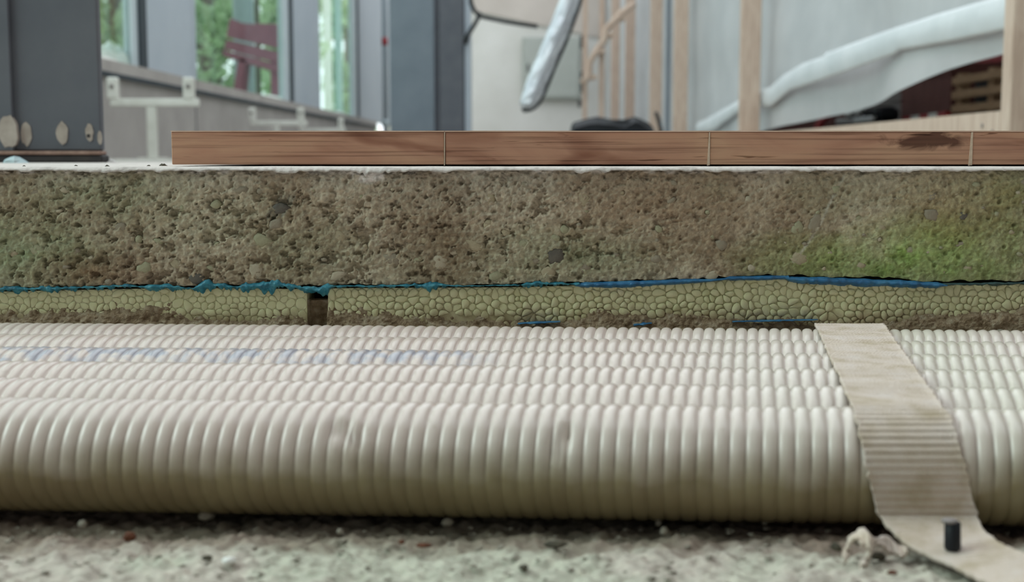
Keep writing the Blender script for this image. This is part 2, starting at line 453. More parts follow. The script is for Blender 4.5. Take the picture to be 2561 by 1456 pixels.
# trench bottom: rubble
def build_trench():
    ys = np.concatenate([np.linspace(-.5, .36, 25)[:-1], np.linspace(.36, .56, 190), np.linspace(.56, .80, 20)[1:]])
    xs = np.concatenate([np.linspace(-EXT, -.25, 80)[:-1], np.linspace(-.25, .25, 460), np.linspace(.25, EXT, 80)[1:]])
    X, Y = np.meshgrid(xs, ys, indexing='ij')
    n = fbm(X * 90, Y * 90, 5, 4)
    n2 = fbm(X * 320, Y * 320, 8, 2)
    w = worley(X * 130, Y * 130, 4)
    Z = (n - .5) * .005 + (n2 - .5) * .0026 + np.clip(.5 - w, 0, .5) * .003
    Z = np.where((Y > .49), Z - .002, Z) - .0025
    g = sstep(.42, .62, fbm(X * 16, Y * 22, 31, 3))
    r = sstep(.52, .7, fbm(X * 14 + 5, Y * 18, 41, 3))
    base = np.array(lin(184, 176, 165)[:3]); grn = np.array(lin(180, 179, 164)[:3]); pink = np.array(lin(190, 170, 158)[:3])
    c = base[None, None] * np.ones(X.shape + (1,))
    c = c * (1 - g[..., None]) + grn * g[..., None]
    c = c * (1 - r[..., None] * .7) + pink * r[..., None] * .7
    soil_shade = sstep(.462, .482, Y + (fbm(X * 60, Y * 90, 51, 4) - .5) * .03)  # brown soil tint that also paints in the contact shadow under the front hose
    c = c * (1 - .6 * soil_shade[..., None]) + np.array(lin(112, 88, 74)[:3]) * .6 * soil_shade[..., None]
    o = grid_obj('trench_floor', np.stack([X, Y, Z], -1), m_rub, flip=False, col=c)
    props(o, 'pale crumbly rubble bottom of the trench in front of the hoses', None, None, 'structure')
build_trench()

def zbot(x):       # underside of the concrete, follows the membrane
    px = np.array([-900, 0, 170, 500, 750, 820, 1100, 1300, 1450, 1720, 1820, 1960, 2200, 2360, 2545, 3400])
    py = np.array([724, 722, 718, 712, 716, 714, 712, 711, 706, 697, 692, 688, 694, 704, 702, 704])
    X0 = [xY(a, YF) for a in px]; Z0 = [zY(b, YF) for b in py]
    return np.interp(x, X0, Z0)

def build_concrete():
    xi = np.linspace(-.34, .34, 1300)
    xs = np.concatenate([np.linspace(-EXT, -.34, 240)[:-1], xi, np.linspace(.34, EXT, 240)[1:]])
    nv = 150
    t = np.linspace(0, 1, nv)
    zb = zbot(xs)
    X = np.repeat(xs[:, None], nv, 1)
    Z = zb[:, None] * (1 - t) + Z_CT * t
    # left and centre are honeycombed, the right is denser
    left = 1 - sstep(.0, .14, X)
    mid = sstep(.08, .35, t)[None, :] * 0 + 1
    zone = np.clip(.30 + .75 * left * (1 - .55 * sstep(.55, .95, t)[None, :]), 0, 1)
    n1 = fbm(X * 55, Z * 70, 11, 4)
    n2 = fbm(X * 190, Z * 230, 12, 4, .6)
    n3 = fbm(X * 420, Z * 480, 13, 3, .6)
    pits = sstep(.55, .74, n2 + .22 * (n1 - .5))
    w = worley(X * 210, Z * 230, 21)
    holes = np.clip(.33 - w, 0, .33) * (vnoise(X * 210, Z * 230, 77) > .45)
    Yd = pits * .0036 * zone + (n3 - .5) * .0021 * (.45 + .9 * zone) + (n1 - .5) * .0016 + holes * .0035
    w2 = worley(X * 70, Z * 70, 55)
    Yd += np.clip(.13 - w2, 0, .13) * .02
    # ragged lower edge and slightly broken arris
    edge = np.exp(-(1 - t) * 26)[None, :] * (fbm(X * 120, X * 0, 9, 3) ** 2) * .004
    low = np.exp(-t * 22)[None, :] * (fbm(X * 90, X * 0 + 5, 19, 3)) * .0016
    Yd = Yd + edge + low
    Z = Z + (np.exp(-t * 60)[None, :]) * (fbm(X * 140, X * 0 + 2, 29, 3) - .5) * .003
    Y = YF + Yd
    # colours: grey-tan matrix, brown and green growth stains
    def blob(px, py, rx, ry):
        c = atY(px, py, YF)
        d = np.hypot((X - c.x) / (rx * YF / F), (Z - c.z) / (ry * YF / F))
        return np.clip(1 - d, 0, 1)
    C = np.ones(X.shape + (3,)) * np.array(lin(158, 146, 126)[:3])
    def over(mask, rgb):
        nonlocal C
        C = C * (1 - mask[..., None]) + np.array(lin(*rgb)[:3]) * mask[..., None]
    top = sstep(.72, 1.0, t)[None, :] * np.ones_like(X)
    over(top * .5, (140, 132, 122))
    over(sstep(.45, .7, fbm(X * 22, Z * 30, 61, 3)) * .55, (118, 100, 78))
    over(sstep(.48, .66, fbm(X * 15 + 3, Z * 24, 63, 3)) * .35 * (1 - .4 * top), (124, 124, 98))
    gw = .55 + .9 * (fbm(X * 70, Z * 80, 65, 4) - .3)
    for (a, b, rx, ry, k, rgb) in [
            (60, 640, 260, 120, .75, (96, 122, 82)), (330, 520, 420, 130, .35, (112, 122, 90)), (250, 470, 260, 70, .3, (118, 126, 98)),
            (620, 600, 300, 140, .22, (112, 120, 90)),
            (1240, 660, 360, 110, .5, (104, 114, 80)), (1480, 640, 320, 110, .4, (96, 110, 78)),
            (1990, 645, 200, 80, .9, (116, 140, 64)), (2320, 635, 280, 120, 1.2, (116, 146, 62)), (2250, 680, 420, 60, .8, (98, 124, 58)),
            (2520, 560, 170, 220, .8, (108, 118, 66)), (2420, 500, 200, 120, .55, (120, 112, 62)),
            (2360, 500, 220, 140, .6, (136, 114, 80)), (1800, 540, 320, 170, .6, (120, 98, 76)), (1560, 520, 240, 120, .4, (136, 112, 90)),
            (1060, 560, 260, 150, .55, (106, 88, 68)), (1120, 640, 150, 90, .6, (98, 74, 54)), (220, 680, 200, 60, .8, (112, 88, 66)),
            (1240, 470, 400, 90, .4, (122, 112, 100)), (1900, 640, 200, 120, .5, (112, 100, 80))]:
        over(np.clip(blob(a, b, rx, ry) ** .8 * k * gw, 0, .92), rgb)
    fine = .70 + .60 * fbm(X * 500, Z * 520, 71, 3)
    C = (C * .88 + C.mean(-1, keepdims=True) * .12) * fine[..., None] * 1.62
    # pale scratch, grey scuffed score and a splash of white adhesive
    def line(pts, w):
        m_ = np.zeros_like(X)
        for p, q in zip(pts[:-1], pts[1:]):
            a, b = atY(*p, YF), atY(*q, YF)
            dx, dz = b.x - a.x, b.z - a.z
            tt = np.clip(((X - a.x) * dx + (Z - a.z) * dz) / (dx * dx + dz * dz), 0, 1)
            m_ = np.maximum(m_, np.exp(-(np.hypot(X - a.x - tt * dx, Z - a.z - tt * dz) / (w * YF / F)) ** 2))
        return m_
    rough_ = fbm(X * 260, Z * 260, 83, 3)
    wr_ = lambda m_, k, rgb: over(np.clip(m_ * k * (.3 + 1.4 * rough_), 0, .9), rgb)
    wr_(line([(2112, 440), (2085, 490), (2052, 560), (2020, 610), (1985, 655)], 3.5), .8, (190, 184, 168))
    for dx_ in (0, 12, 24, 36): wr_(line([(668 + dx_, 545 - dx_ * .1), (700 + dx_, 492)], 5), .6, (128, 130, 120) if dx_ % 24 else (92, 92, 86))
    wr_(sstep(.35, .62, rough_) * np.clip(blob(925, 428, 60, 34) * 2, 0, 1), 1.0, (238, 230, 226))
    wr_(sstep(.45, .7, fbm(X * 130, Z * 60, 85, 3)) * sstep(.955, .995, t)[None, :], .8, (230, 222, 216))
    P = np.stack([X, Y, Z], -1)
    o = grid_obj('concrete_slab', P, m_conc, flip=False, smooth=True, col=C)
    props(o, 'rough cut face of the grey-brown concrete slab with green stains', None, None, 'structure')
    # body behind the cut face
    body = MB().box((-EXT, YF + .008, zY(690, YF) + .004), (EXT, 1.6, Z_CT - .0002))
    body.build('slab_core', m_plain, o)
    # exposed aggregate stones
    mats = [mat('aggregate_tan', [lin(160, 148, 122), lin(180, 168, 142)], scale=120, rough=.9, bump=.3, bscale=800),
            mat('aggregate_grey', [lin(138, 128, 110), lin(156, 146, 128)], scale=120, rough=.85, bump=.3, bscale=800),
            mat('aggregate_pale', [lin(168, 157, 136), lin(186, 176, 154)], scale=120, rough=.85, bump=.3, bscale=800),
            mat('aggregate_dark', [lin(80, 76, 70), lin(108, 102, 92)], scale=120, rough=.7, bump=.3, bscale=800),
            mat('aggregate_green', [lin(150, 148, 120), lin(168, 164, 136)], scale=120, rough=.85, bump=.3, bscale=800)]
    hand = [(1390, 638, 30, 25, 3), (488, 697, 22, 17, 3), (1100, 655, 22, 26, 2), (640, 678, 18, 26, 2), (845, 690, 24, 13, 2), (925, 552, 17, 13, 2),
            (1225, 495, 17, 20, 0), (1460, 497, 20, 26, 0), (1185, 612, 30, 18, 0), (848, 590, 22, 17, 0), (980, 648, 26, 18, 1), (600, 476, 24, 10, 1),
            (1780, 690, 22, 14, 2), (1240, 690, 24, 16, 4), (1370, 680, 24, 17, 0), (690, 560, 22, 15, 1), (700, 520, 26, 16, 3), (655, 600, 30, 18, 4),
            (2330, 538, 22, 18, 1), (1805, 612, 18, 18, 1), (1880, 672, 12, 12, 2), (2040, 560, 22, 30, 1), (2000, 645, 26, 22, 0), (1995, 570, 18, 22, 4),
            (360, 670, 24, 16, 4), (440, 660, 20, 13, 0), (90, 625, 24, 16, 4), (270, 705, 12, 9, 1), (1060, 600, 15, 12, 0), (1870, 500, 14, 10, 2),
            (1180, 660, 16, 12, 2), (1640, 648, 18, 12, 1), (2410, 540, 12, 14, 3), (2145, 500, 10, 8, 2), (1220, 560, 18, 10, 0), (1310, 610, 20, 13, 4)]
    rnd = random.Random(11)
    tries = 0
    while len(hand) < 150 and tries < 4000:
        tries += 1
        a = rnd.uniform(-30, 2590); b = rnd.uniform(455, 690)
        rx = rnd.choice([7, 8, 9, 11, 13, 16]) * rnd.uniform(.85, 1.25); ry = rx * rnd.uniform(.55, .9)
        if all(math.hypot(a - h[0], (b - h[1]) * 1.3) > rx + h[2] + 6 for h in hand):
            hand.append((a, b, rx, ry, rnd.choice([0, 0, 0, 1, 1, 2, 4, 4])))
    for n_, (a, b, rx, ry, k) in enumerate(hand):
        c = atY(a, b, YF)
        s = YF / F
        n = 9; ang = rnd.uniform(-.6, .6); vs_ = []; fs = []
        rr = [rnd.uniform(.74, 1.12) for _ in range(n)]
        for lev, (f, dy) in enumerate([(1.0, .0022), (.86, -.0001), (.5, -.0006)]):
            for i in range(n):
                th = 2 * math.pi * i / n
                ex, ez = math.cos(th) * rx * s * rr[i] * f, math.sin(th) * ry * s * rr[i] * f
                vs_.append((ex * math.cos(ang) - ez * math.sin(ang), dy, ex * math.sin(ang) + ez * math.cos(ang)))
        vs_.append((0, -.0007, 0))
        for lev in range(2):
            for i in range(n):
                j = (i + 1) % n
                fs.append((lev * n + i, lev * n + j, lev * n + n + j, lev * n + n + i))
        fs += [(2 * n + i, 2 * n + (i + 1) % n, 3 * n) for i in range(n)]
        me = bpy.data.meshes.new('aggregate_stone'); me.from_pydata(vs_, [], fs); me.update()
        st = link('aggregate_stone', me, mats[k], o, True)
        st.location = (c.x, YF + (.0003 if n_ < 36 else .0006), c.z)
        if k == 3 and rx == 30: st['label'] = 'dark grey stone with pale scratches'
build_concrete()

# white adhesive bed with a broken front edge
def build_bed():
    xs = np.linspace(-EXT, EXT, 2200)
    prof = [(-.0016, .0), (-.0020, .12), (-.0014, .45), (.0004, .8), (.0022, 1.0)]
    drip = fbm(xs * 120, xs * 0, 3, 4)
    c = atY(930, 430, YF).x
    drop = .0002 + .0060 * np.clip(drip - .46, 0, 1) ** 1.2 + .0045 * np.exp(-((xs - c) / .012) ** 2) * fbm(xs * 500, xs * 0 + 3, 5, 2)
    jag = fbm(xs * 400, xs * 0 + 8, 33, 3)
    P = np.zeros((len(xs), len(prof) + 2, 3))
    for k, (dy, tt) in enumerate(prof):
        P[:, k, 0] = xs
        P[:, k, 1] = YF + dy + (jag - .5) * .0012
        P[:, k, 2] = (Z_CT - drop) * (1 - tt) + (Z_BED - (1 - tt) * 0) * tt + (drip - .5) * .0004
    P[:, -2, 0] = xs; P[:, -2, 1] = YF + .012; P[:, -2, 2] = Z_BED + (fbm(xs * 60, xs * 0, 44, 2) - .5) * .0003
    P[:, -1, 0] = xs; P[:, -1, 1] = 1.6; P[:, -1, 2] = Z_BED
    o = grid_obj('trim_1', P, m_bed, flip=False, smooth=False)
    props(o, 'thin white adhesive layer along the top edge of the concrete', None, None, 'structure')
build_bed()

fl = MB().box((-1.6, 1.6, Z_BED - .3), (4.4, 17, Z_BED)).build('floor', m_plain)
props(fl, 'dust-covered hall floor running back to the white wall', None, None, 'structure')

# ------------------------------------------------------------------ parquet
def build_parquet():
    root = empty('parquet_floor', (0, .85, Z_BED))
    props(root, 'brown oak parquet lying on the white adhesive, cut edge facing us', None, None, 'structure')
    zt = zY(327, .85) - Z_BED
    e = [xY(q, .85, 370) for q in (427, 1112, 1774, 2430)]
    e.append(e[-1] + .176); e.append(e[-1] + .176); e.append(e[-1] + .176)
    rows = 5; depth = .07
    for r in range(rows):
        off = 0 if r == 0 else (-.06 if r % 2 else -.02)
        for i in range(len(e) - 1):
            x0 = e[i] + (off if i > 0 else 0); x1 = e[i + 1] + off
            bl = MB().box((x0 + .0005, r * depth + .0002, .0011), (x1 - .0005, (r + 1) * depth - .0004, zt - .0008), .0004)
            b = bl.build('wood_block', m_wood, root)
            MB().box((x0 + .0003, r * depth - .0002, zt - .0008), (x1 - .0003, (r + 1) * depth - .0004, zt), 0).build('surface_layer', m_varn, b)
            if r == 0 and 0 < i < 5:
                w = [0, .0006, .0007, .0012, .0008, .0008][i]
                MB().prism([(x0 - w * .5, .0004, zt - .001), (x0 + w * .5, .0004, zt - .001), (x0 + w * .3 + (.0003 if i > 1 else 0), .0004, .0008), (x0 - w * .9 - (.0007 if i > 1 else 0), .0004, .0004)],
                           (0, -.0006, 0)).build('glue_joint', m_ochre, b)
build_parquet()

# ------------------------------------------------------------------ foam boards with their beads
def cells(pts, bounds, topf):
    """Voronoi polygons by half-plane clipping"""
    out = []
    P = np.array(pts)
    for i, (cx, cz) in enumerate(pts):
        d = np.hypot(P[:, 0] - cx, P[:, 1] - cz)
        nb = [j for j in np.argsort(d)[1:16] if d[j] < .02]
        s = .012
        poly = [(cx - s, cz - s), (cx + s, cz - s), (cx + s, cz + s), (cx - s, cz + s)]
        planes = []
        for j in nb:
            mx, mz = (P[j, 0] + cx) / 2, (P[j, 1] + cz) / 2
            planes.append((P[j, 0] - cx, P[j, 1] - cz, mx, mz))
        planes += [(-1, 0, bounds[0], 0), (1, 0, bounds[1], 0), (0, -1, 0, bounds[2]), (0, 1, 0, topf(cx))]
        for (nx, nz, mx, mz) in planes:
            new = []
            for k in range(len(poly)):
                a, b = poly[k], poly[(k + 1) % len(poly)]
                da = (a[0] - mx) * nx + (a[1] - mz) * nz; db = (b[0] - mx) * nx + (b[1] - mz) * nz
                if da <= 0: new.append(a)
                if (da < 0 < db) or (db < 0 < da):
                    t = da / (da - db); new.append((a[0] + (b[0] - a[0]) * t, a[1] + (b[1] - a[1]) * t))
            poly = new
            if len(poly) < 3: break
        out.append(poly if len(poly) >= 3 else None)
    return out
Z_EB = zY(822, YF)        # underside of the boards
def dirt_top(x):
    px = [-900, 0, 130, 250, 420, 560, 700, 764, 822, 900, 1000, 1060, 1130, 1200, 1290, 1350, 1430, 1510, 1600, 1700, 1850, 2000, 2150, 2260, 2330, 2450, 2560, 3400]
    py = [792, 792, 780, 772, 782, 792, 797, 803, 778, 772, 774, 792, 802, 797, 806, 803, 792, 776, 788, 798, 800, 797, 802, 790, 780, 770, 768, 780]
    return np.interp(x, [xY(a, YF, 790) for a in px], [zY(b, YF) for b in py])

def build_board(x0, x1, label, proud, keep, seed, fused):
    rnd = random.Random(seed)
    topf = lambda x: float(zbot(x)) - .0022
    root = empty('foam_board', ((x0 + x1) / 2, YF + .1, Z_EB))
    props(root, label, 'insulation board')
    ox, oy, oz = root.location
    xs = np.linspace(x0, x1, 60)
    v = []; f = []
    for x in xs:
        tz = topf(x)
        v += [(x - ox, YF + .0031 - oy, Z_EB - oz), (x - ox, YF + .0031 - oy, tz - oz), (x - ox, YF + .32 - oy, tz - oz), (x - ox, YF + .32 - oy, Z_EB - oz)]
    for i in range(len(xs) - 1):
        for k in range(4):
            f.append((i * 4 + k, i * 4 + (k + 1) % 4, i * 4 + 4 + (k + 1) % 4, i * 4 + 4 + k))
    f += [(0, 1, 2, 3), tuple(len(v) - 4 + k for k in (3, 2, 1, 0))]
    MB().add(v, f).build('board_body', m_eps, root)
    pts = []
    sp = .0047
    r = 0; z = Z_EB + sp * .3
    ztop = max(topf(x) for x in xs)
    while z < ztop + sp * .3:
        x = x0 + (sp * .5 if r % 2 else 0)
        while x < x1:
            pts.append((x + rnd.uniform(-.30, .30) * sp, z + rnd.uniform(-.30, .30) * sp)); x += sp * rnd.uniform(.85, 1.18)
        z += sp * .88; r += 1
    pts = [p for p in pts if rnd.random() > .14 and x0 + .0008 < p[0] < x1 - .0008 and Z_EB < p[1] < topf(p[0]) - .0006 and abs(p[0]) < .55]
    cs = cells(pts, (x0, x1, Z_EB), topf)
    beads = []
    for (cx, cz), poly in zip(pts, cs):
        if not poly: continue
        # beads torn out above the dirt, centre right
        if abs(cx - xY(1180, YF)) < .026 and cz < zY(789, YF) and rnd.random() < .8: continue
        a = .5 * abs(sum(poly[k][0] * poly[(k + 1) % len(poly)][1] - poly[(k + 1) % len(poly)][0] * poly[k][1] for k in range(len(poly))))
        mx = sum(p[0] for p in poly) / len(poly); mz = sum(p[1] for p in poly) / len(poly)
        # round the cell off a little: midpoints of the edges pulled in from the corners
        ring = []
        for k in range(len(poly)):
            p, q, o_ = poly[k], poly[(k + 1) % len(poly)], poly[k - 1]
            ring.append((p[0] * .64 + q[0] * .18 + o_[0] * .18, p[1] * .64 + q[1] * .18 + o_[1] * .18))
            ring.append(((p[0] + q[0]) / 2, (p[1] + q[1]) / 2))
        pr = proud * (rnd.uniform(.75, 1.15) if rnd.random() > fused else rnd.uniform(.25, .45)); n = len(ring)
        tx, tz = rnd.uniform(-.25, .25), rnd.uniform(-.2, .2)
        vs_ = []
        for f_, h in ((1.0, 0.0), (.97, .55), (.80, .90)):
            for (px, pz) in ring:
                dx, dz = (px - mx) * f_, (pz - mz) * f_
                vs_.append((dx, -h * pr - (dx * tx + dz * tz) * .35 * (h > 0), dz))
        vs_.append((0, -pr, 0))
        fs = []
        for lv in range(2):
            for k in range(n):
                j = (k + 1) % n
                fs.append((lv * n + k, lv * n + j, lv * n + n + j, lv * n + n + k))
        fs += [(2 * n + k, 2 * n + (k + 1) % n, 3 * n) for k in range(n)]
        sgn = sum(ring[k][0] * ring[(k + 1) % n][1] - ring[(k + 1) % n][0] * ring[k][1] for k in range(n))
        if sgn < 0: fs = [q[::-1] for q in fs]
        vis = a if (abs(mx) < .32 and mz > float(dirt_top(mx)) - .001) else a * .01
        beads.append((vis, mx, mz, vs_, fs))
    beads.sort(key=lambda b: -b[0])
    rest = MB()
    for k, (vis, mx, mz, vs_, fs) in enumerate(beads):
        loc = (mx - ox, YF + .0028 - oy, mz - oz)
        if k < keep and vis > 8e-6:
            me = bpy.data.meshes.new('foam_bead'); me.from_pydata(vs_, [], fs); me.update()
            b = link('foam_bead', me, m_eps, root, True); b.location = loc
        else:
            rest.add([(p[0] + loc[0], p[1] + loc[1], p[2] + loc[2]) for p in vs_], fs)
    if rest.v:
        s = rest.build('small_foam_beads', m_eps, root, True); s['kind'] = 'stuff'
XG0, XG1 = xY(766, YF, 770), xY(819, YF, 770)
build_board(-.62, XG0, 'yellow-green polystyrene board left of the dark gap, beads mostly fused', .0007, 300, 3, .55)
build_board(XG1, .62, 'yellow-green polystyrene board right of the dark gap, beads clearly visible', .0013, 300, 4, .2)

# dirt smeared along the foot of the boards, and the fill in the gap
def build_dirt():
    xs = np.linspace(-.6, .6, 1900); nv = 70
    t = np.linspace(0, 1, nv)
    lo = Z_EB - .004; hi = zY(752, YF)
    X = np.repeat(xs[:, None], nv, 1); Z = lo + (hi - lo) * t[None, :] + 0 * X
    n = fbm(X * 150, Z * 170, 15, 4, .6); n1 = fbm(X * 45, Z * 60, 16, 3); n3 = fbm(X * 500, Z * 520, 18, 3)
    h = (dirt_top(xs)[:, None] - Z)              # positive below the dirt line
    cover = sstep(-.006, .006, h - .002 + (n1 - .5) * .014 + (n - .5) * .012)
    Y = YF + .0042 - cover * .0036 - (n - .5) * .0038 * cover - (n3 - .5) * .0014 * cover - np.clip(h, 0, .01) * .25
    ing = (X > XG0 + .0004) & (X < XG1 - .0004)
    gtop = zY(748, YF)
    Y = np.where(ing, YF + .010 + sstep(gtop - .002, gtop + .002, Z) * .02 - (n - .5) * .003, Y)
    o = grid_obj('crumbly_dirt', np.stack([X, Y, Z], -1), m_dirt)
    props(o, 'brown crumbly dirt smeared along the foot of the foam boards', 'dirt', None, 'stuff')
build_dirt()
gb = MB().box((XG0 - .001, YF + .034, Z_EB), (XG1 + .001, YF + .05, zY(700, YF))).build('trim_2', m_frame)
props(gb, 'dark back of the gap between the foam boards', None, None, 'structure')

# rough grey sub-base ledge the boards stand on
def build_ledge():
    xs = np.linspace(-EXT, EXT, 900)
    ys = np.linspace(0, 1, 46)
    zl = zY(815, YF)
    yfront = .7705 - .0559 * xs - .0012
    X = np.repeat(xs[:, None], len(ys), 1)
    Y = yfront[:, None] + (.86 - yfront[:, None]) * ys[None, :] ** 1.6
    n = fbm(X * 110, Y * 110, 23, 4, .6); n2 = fbm(X * 420, Y * 420, 25, 3)
    Z = zl - .0035 + (n - .5) * .006 + (n2 - .5) * .002
    P = np.stack([X, Y, Z], -1)
    front = P[:, :1].copy(); front[..., 2] = -.004
    P = np.concatenate([front, P], 1)
    o = grid_obj('trim_3', P, m_ledge, flip=False)
    props(o, 'rough grey concrete ledge between the hoses and the foam boards', None, None, 'structure')
build_ledge()

# ------------------------------------------------------------------ blue membrane between concrete and foam
def ribbon(name, pts, mt, parent, rag, seed, proud=.004, step=.0005):
    px = [p[0] for p in pts]
    x0, x1 = xY(px[0], YF), xY(px[-1], YF)
    xs = np.linspace(x0, x1, max(20, int((x1 - x0) / step)))
    X0 = [xY(p[0], YF) for p in pts]
    zc = np.interp(xs, X0, [zY(p[1], YF) for p in pts])
    th = np.interp(xs, X0, [p[2] * YF / F for p in pts])
    nv = 9; t = np.linspace(0, 1, nv)
    X = np.repeat(xs[:, None], nv, 1)
    lo = fbm(X * 260, X * 0, seed, 4, .65); up = fbm(X * 200, X * 0 + 3, seed + 5, 3)
    half = th[:, None] / 2
    Z = zc[:, None] + half * (1 + rag * (up - .5) * 1.6) * (1 - 2 * t) * 1.0
    low = np.clip(t - .5, 0, 1)[None, :] * 2
    Z = Z - low * half * rag * (lo - .45) * 3.0
    diag = np.sin((X * 900 + t[None, :] * 2.2) + 2.5 * fbm(X * 90, X * 0, seed + 9, 2))
    Y = YF + .0025 - proud * np.sin(np.pi * (.15 + .8 * t))[None, :] * (1 + .5 * (up - .5)) - diag * .00035 * np.sin(np.pi * t)[None, :]
    Y = Y - rag * (fbm(X * 300, Z * 300, seed + 2, 3) - .5) * .0022
    return grid_obj(name, np.stack([X, Y, Z], -1), mt, parent)
def build_membrane():
    root = empty('blue_membrane', (0, 0, 0))
    props(root, 'blue plastic membrane squeezed between the concrete and the foam boards', 'plastic membrane')
    a = ribbon('torn_edge', [(-700, 722, 10), (0, 724, 9), (90, 723, 11), (200, 720, 9), (290, 716, 12), (360, 718, 8), (430, 718, 12), (480, 722, 9), (505, 716, 18), (540, 715, 20), (570, 718, 13), (650, 716, 12),
                             (680, 712, 18), (710, 714, 15), (760, 722, 10), (800, 728, 12), (820, 720, 16), (832, 714, 6)], m_foil_c, root, 1.7, 101)
    a['label'] = 'ragged cyan edge'
    ribbon('torn_edge', [(828, 716, 5), (900, 716, 5), (1025, 715, 6), (1040, 714, 13), (1055, 716, 6), (1075, 718, 16), (1100, 713, 10), (1130, 716, 5), (1280, 714, 5), (1330, 711, 8), (1350, 709, 12), (1390, 710, 8), (1450, 711, 7)], m_foil_c, root, 1.8, 131)
    b = ribbon('folded_edge', [(1440, 714, 7), (1465, 713, 14), (1560, 712, 17), (1650, 708, 15), (1720, 704, 13), (1775, 702, 8), (1815, 699, 8), (1825, 697, 12), (1900, 696, 12), (1975, 694, 10)], m_foil_b, root, .25, 151, .0045)
    b['label'] = 'smooth bright blue fold'
    ribbon('folded_edge', [(1965, 695, 8), (1990, 700, 16), (2060, 703, 19), (2160, 707, 20), (2260, 710, 18), (2350, 714, 15), (2372, 714, 5)], m_foil_b, root, .25, 171, .005)
    ribbon('torn_edge', [(2360, 712, 6), (2440, 711, 7), (2560, 709, 8), (3200, 706, 8)], m_foil_d, root, .8, 191)
build_membrane()
for (a, b, y, th, lab) in [(1295, 1402, 807, 7, 'dark blue foil scrap under the right foam board, left of the other scraps'),
                           (1586, 1632, 811, 11, 'short bright blue foil scrap just above the ribbed hoses'),
                           (1835, 2050, 802, 6, 'long thin blue foil scrap under the right foam board')]:
    o = ribbon('foil_scrap', [(a, y + 2, th * .5), ((a + b) / 2, y, th), (b, y - 3, th * .4)], m_foil_b, None, .5, int(a), .006)
    props(o, lab, 'foil scrap', 'blue foil scraps')

# ------------------------------------------------------------------ six ribbed hoses
R_H = 0.0235
PITCH_R = 0.0063
def hose_mesh(name, dents=()):
    nr = 236; ns = 10; nt_ = 34
    L_ = nr * PITCH_R
    s = np.linspace(-L_ / 2, L_ / 2, nr * ns + 1)
    # sample tighter around each groove
    th = np.linspace(0, 2 * np.pi, nt_, endpoint=False)
    S, T = np.meshgrid(s, th, indexing='ij')
    rake = .14                                  # the rings lean against the axis: further round the back = further right
    fr = np.arcsin(np.clip(np.abs(np.sin(np.pi * S / PITCH_R)), 0, 1)) / (np.pi / 2)
    amp_ = .0021 + 0 * T
    if dents:                                   # the grooves of the front hose get shallower on its lower side
        h_ = np.sin(T) * R_H + .010 * (fbm(S * 60, T * 1.5, 77, 3) - .5)
        amp_ = amp_ * (1 - .62 * (1 - sstep(-.004, .008, h_)))
    r = R_H - amp_ + amp_ * np.sqrt(np.clip(1 - (1 - fr) ** 2.1, 0, 1))
    for (ds, dt, amp, w) in dents:
        d2 = ((S - ds) / w) ** 2 + ((np.angle(np.exp(1j * (T - dt)))) * R_H / w) ** 2
        r = r - amp * 1.3 * np.exp(-d2) * (.3 + 1.4 * fbm(S * 700, T * 14, 5, 2))
    # T=0 faces the camera (-Y), T=pi/2 is the crest
    off = np.clip(-S - .31, 0, None)
    P = np.stack([S - rake * np.cos(T) * r, -np.cos(T) * r - .066 * off ** 2 / (off + .04), np.sin(T) * r], -1)
    me = meshnp(name, P, gridfaces(P.shape[0], nt_, True, True))
    me.polygons.foreach_set('use_smooth', [True] * len(me.polygons))
    me.materials.append(m_hose)
    return me
shared = hose_mesh('hose_shell')
yaw = -math.radians(3.2)
def on_front(px, py):     # axial position and angle on the front hose of a pixel
    Yc = .512
    for _ in range(8):
        p = atY(px, py, Yc - .015)
    return p
d1 = atY(868, 1062, .494); d2 = atY(1435, 1068, .494)
front = hose_mesh('hose_shell_front', [(d1.x / math.cos(yaw), .75, .0022, .0045), (d1.x / math.cos(yaw) + .006, .55, .0015, .003), (d2.x / math.cos(yaw), .72, .0018, .004), (d2.x / math.cos(yaw) - .003, .4, .0016, .004)])
labels = ['cream ribbed hose nearest us, dented, with a browner lower side', 'cream ribbed hose second from the front, right behind the dented one',
          'cream ribbed hose third from the front, greenish tinge, no print', 'cream ribbed hose with smudged blue print along its left half',
          'cream ribbed hose between the blue-printed hose and the rearmost hose', 'cream ribbed hose at the very back, against the foam boards']
for i in range(6):
    me = front if i == 0 else shared
    o = bpy.data.objects.new('ribbed_hose', me)
    COL.objects.link(o)
    o.location = ((i * 0.37 % 1) * PITCH_R * 1.0, .512 + .0473 * i, R_H)
    o.rotation_euler = (0, 0, yaw)
    mt = m_hose_d if i == 0 else (m_hose_i if i == 3 else m_hose)
    o.material_slots[0].link = 'OBJECT'; o.material_slots[0].material = mt
    props(o, labels[i], 'hose', 'six ribbed hoses side by side')

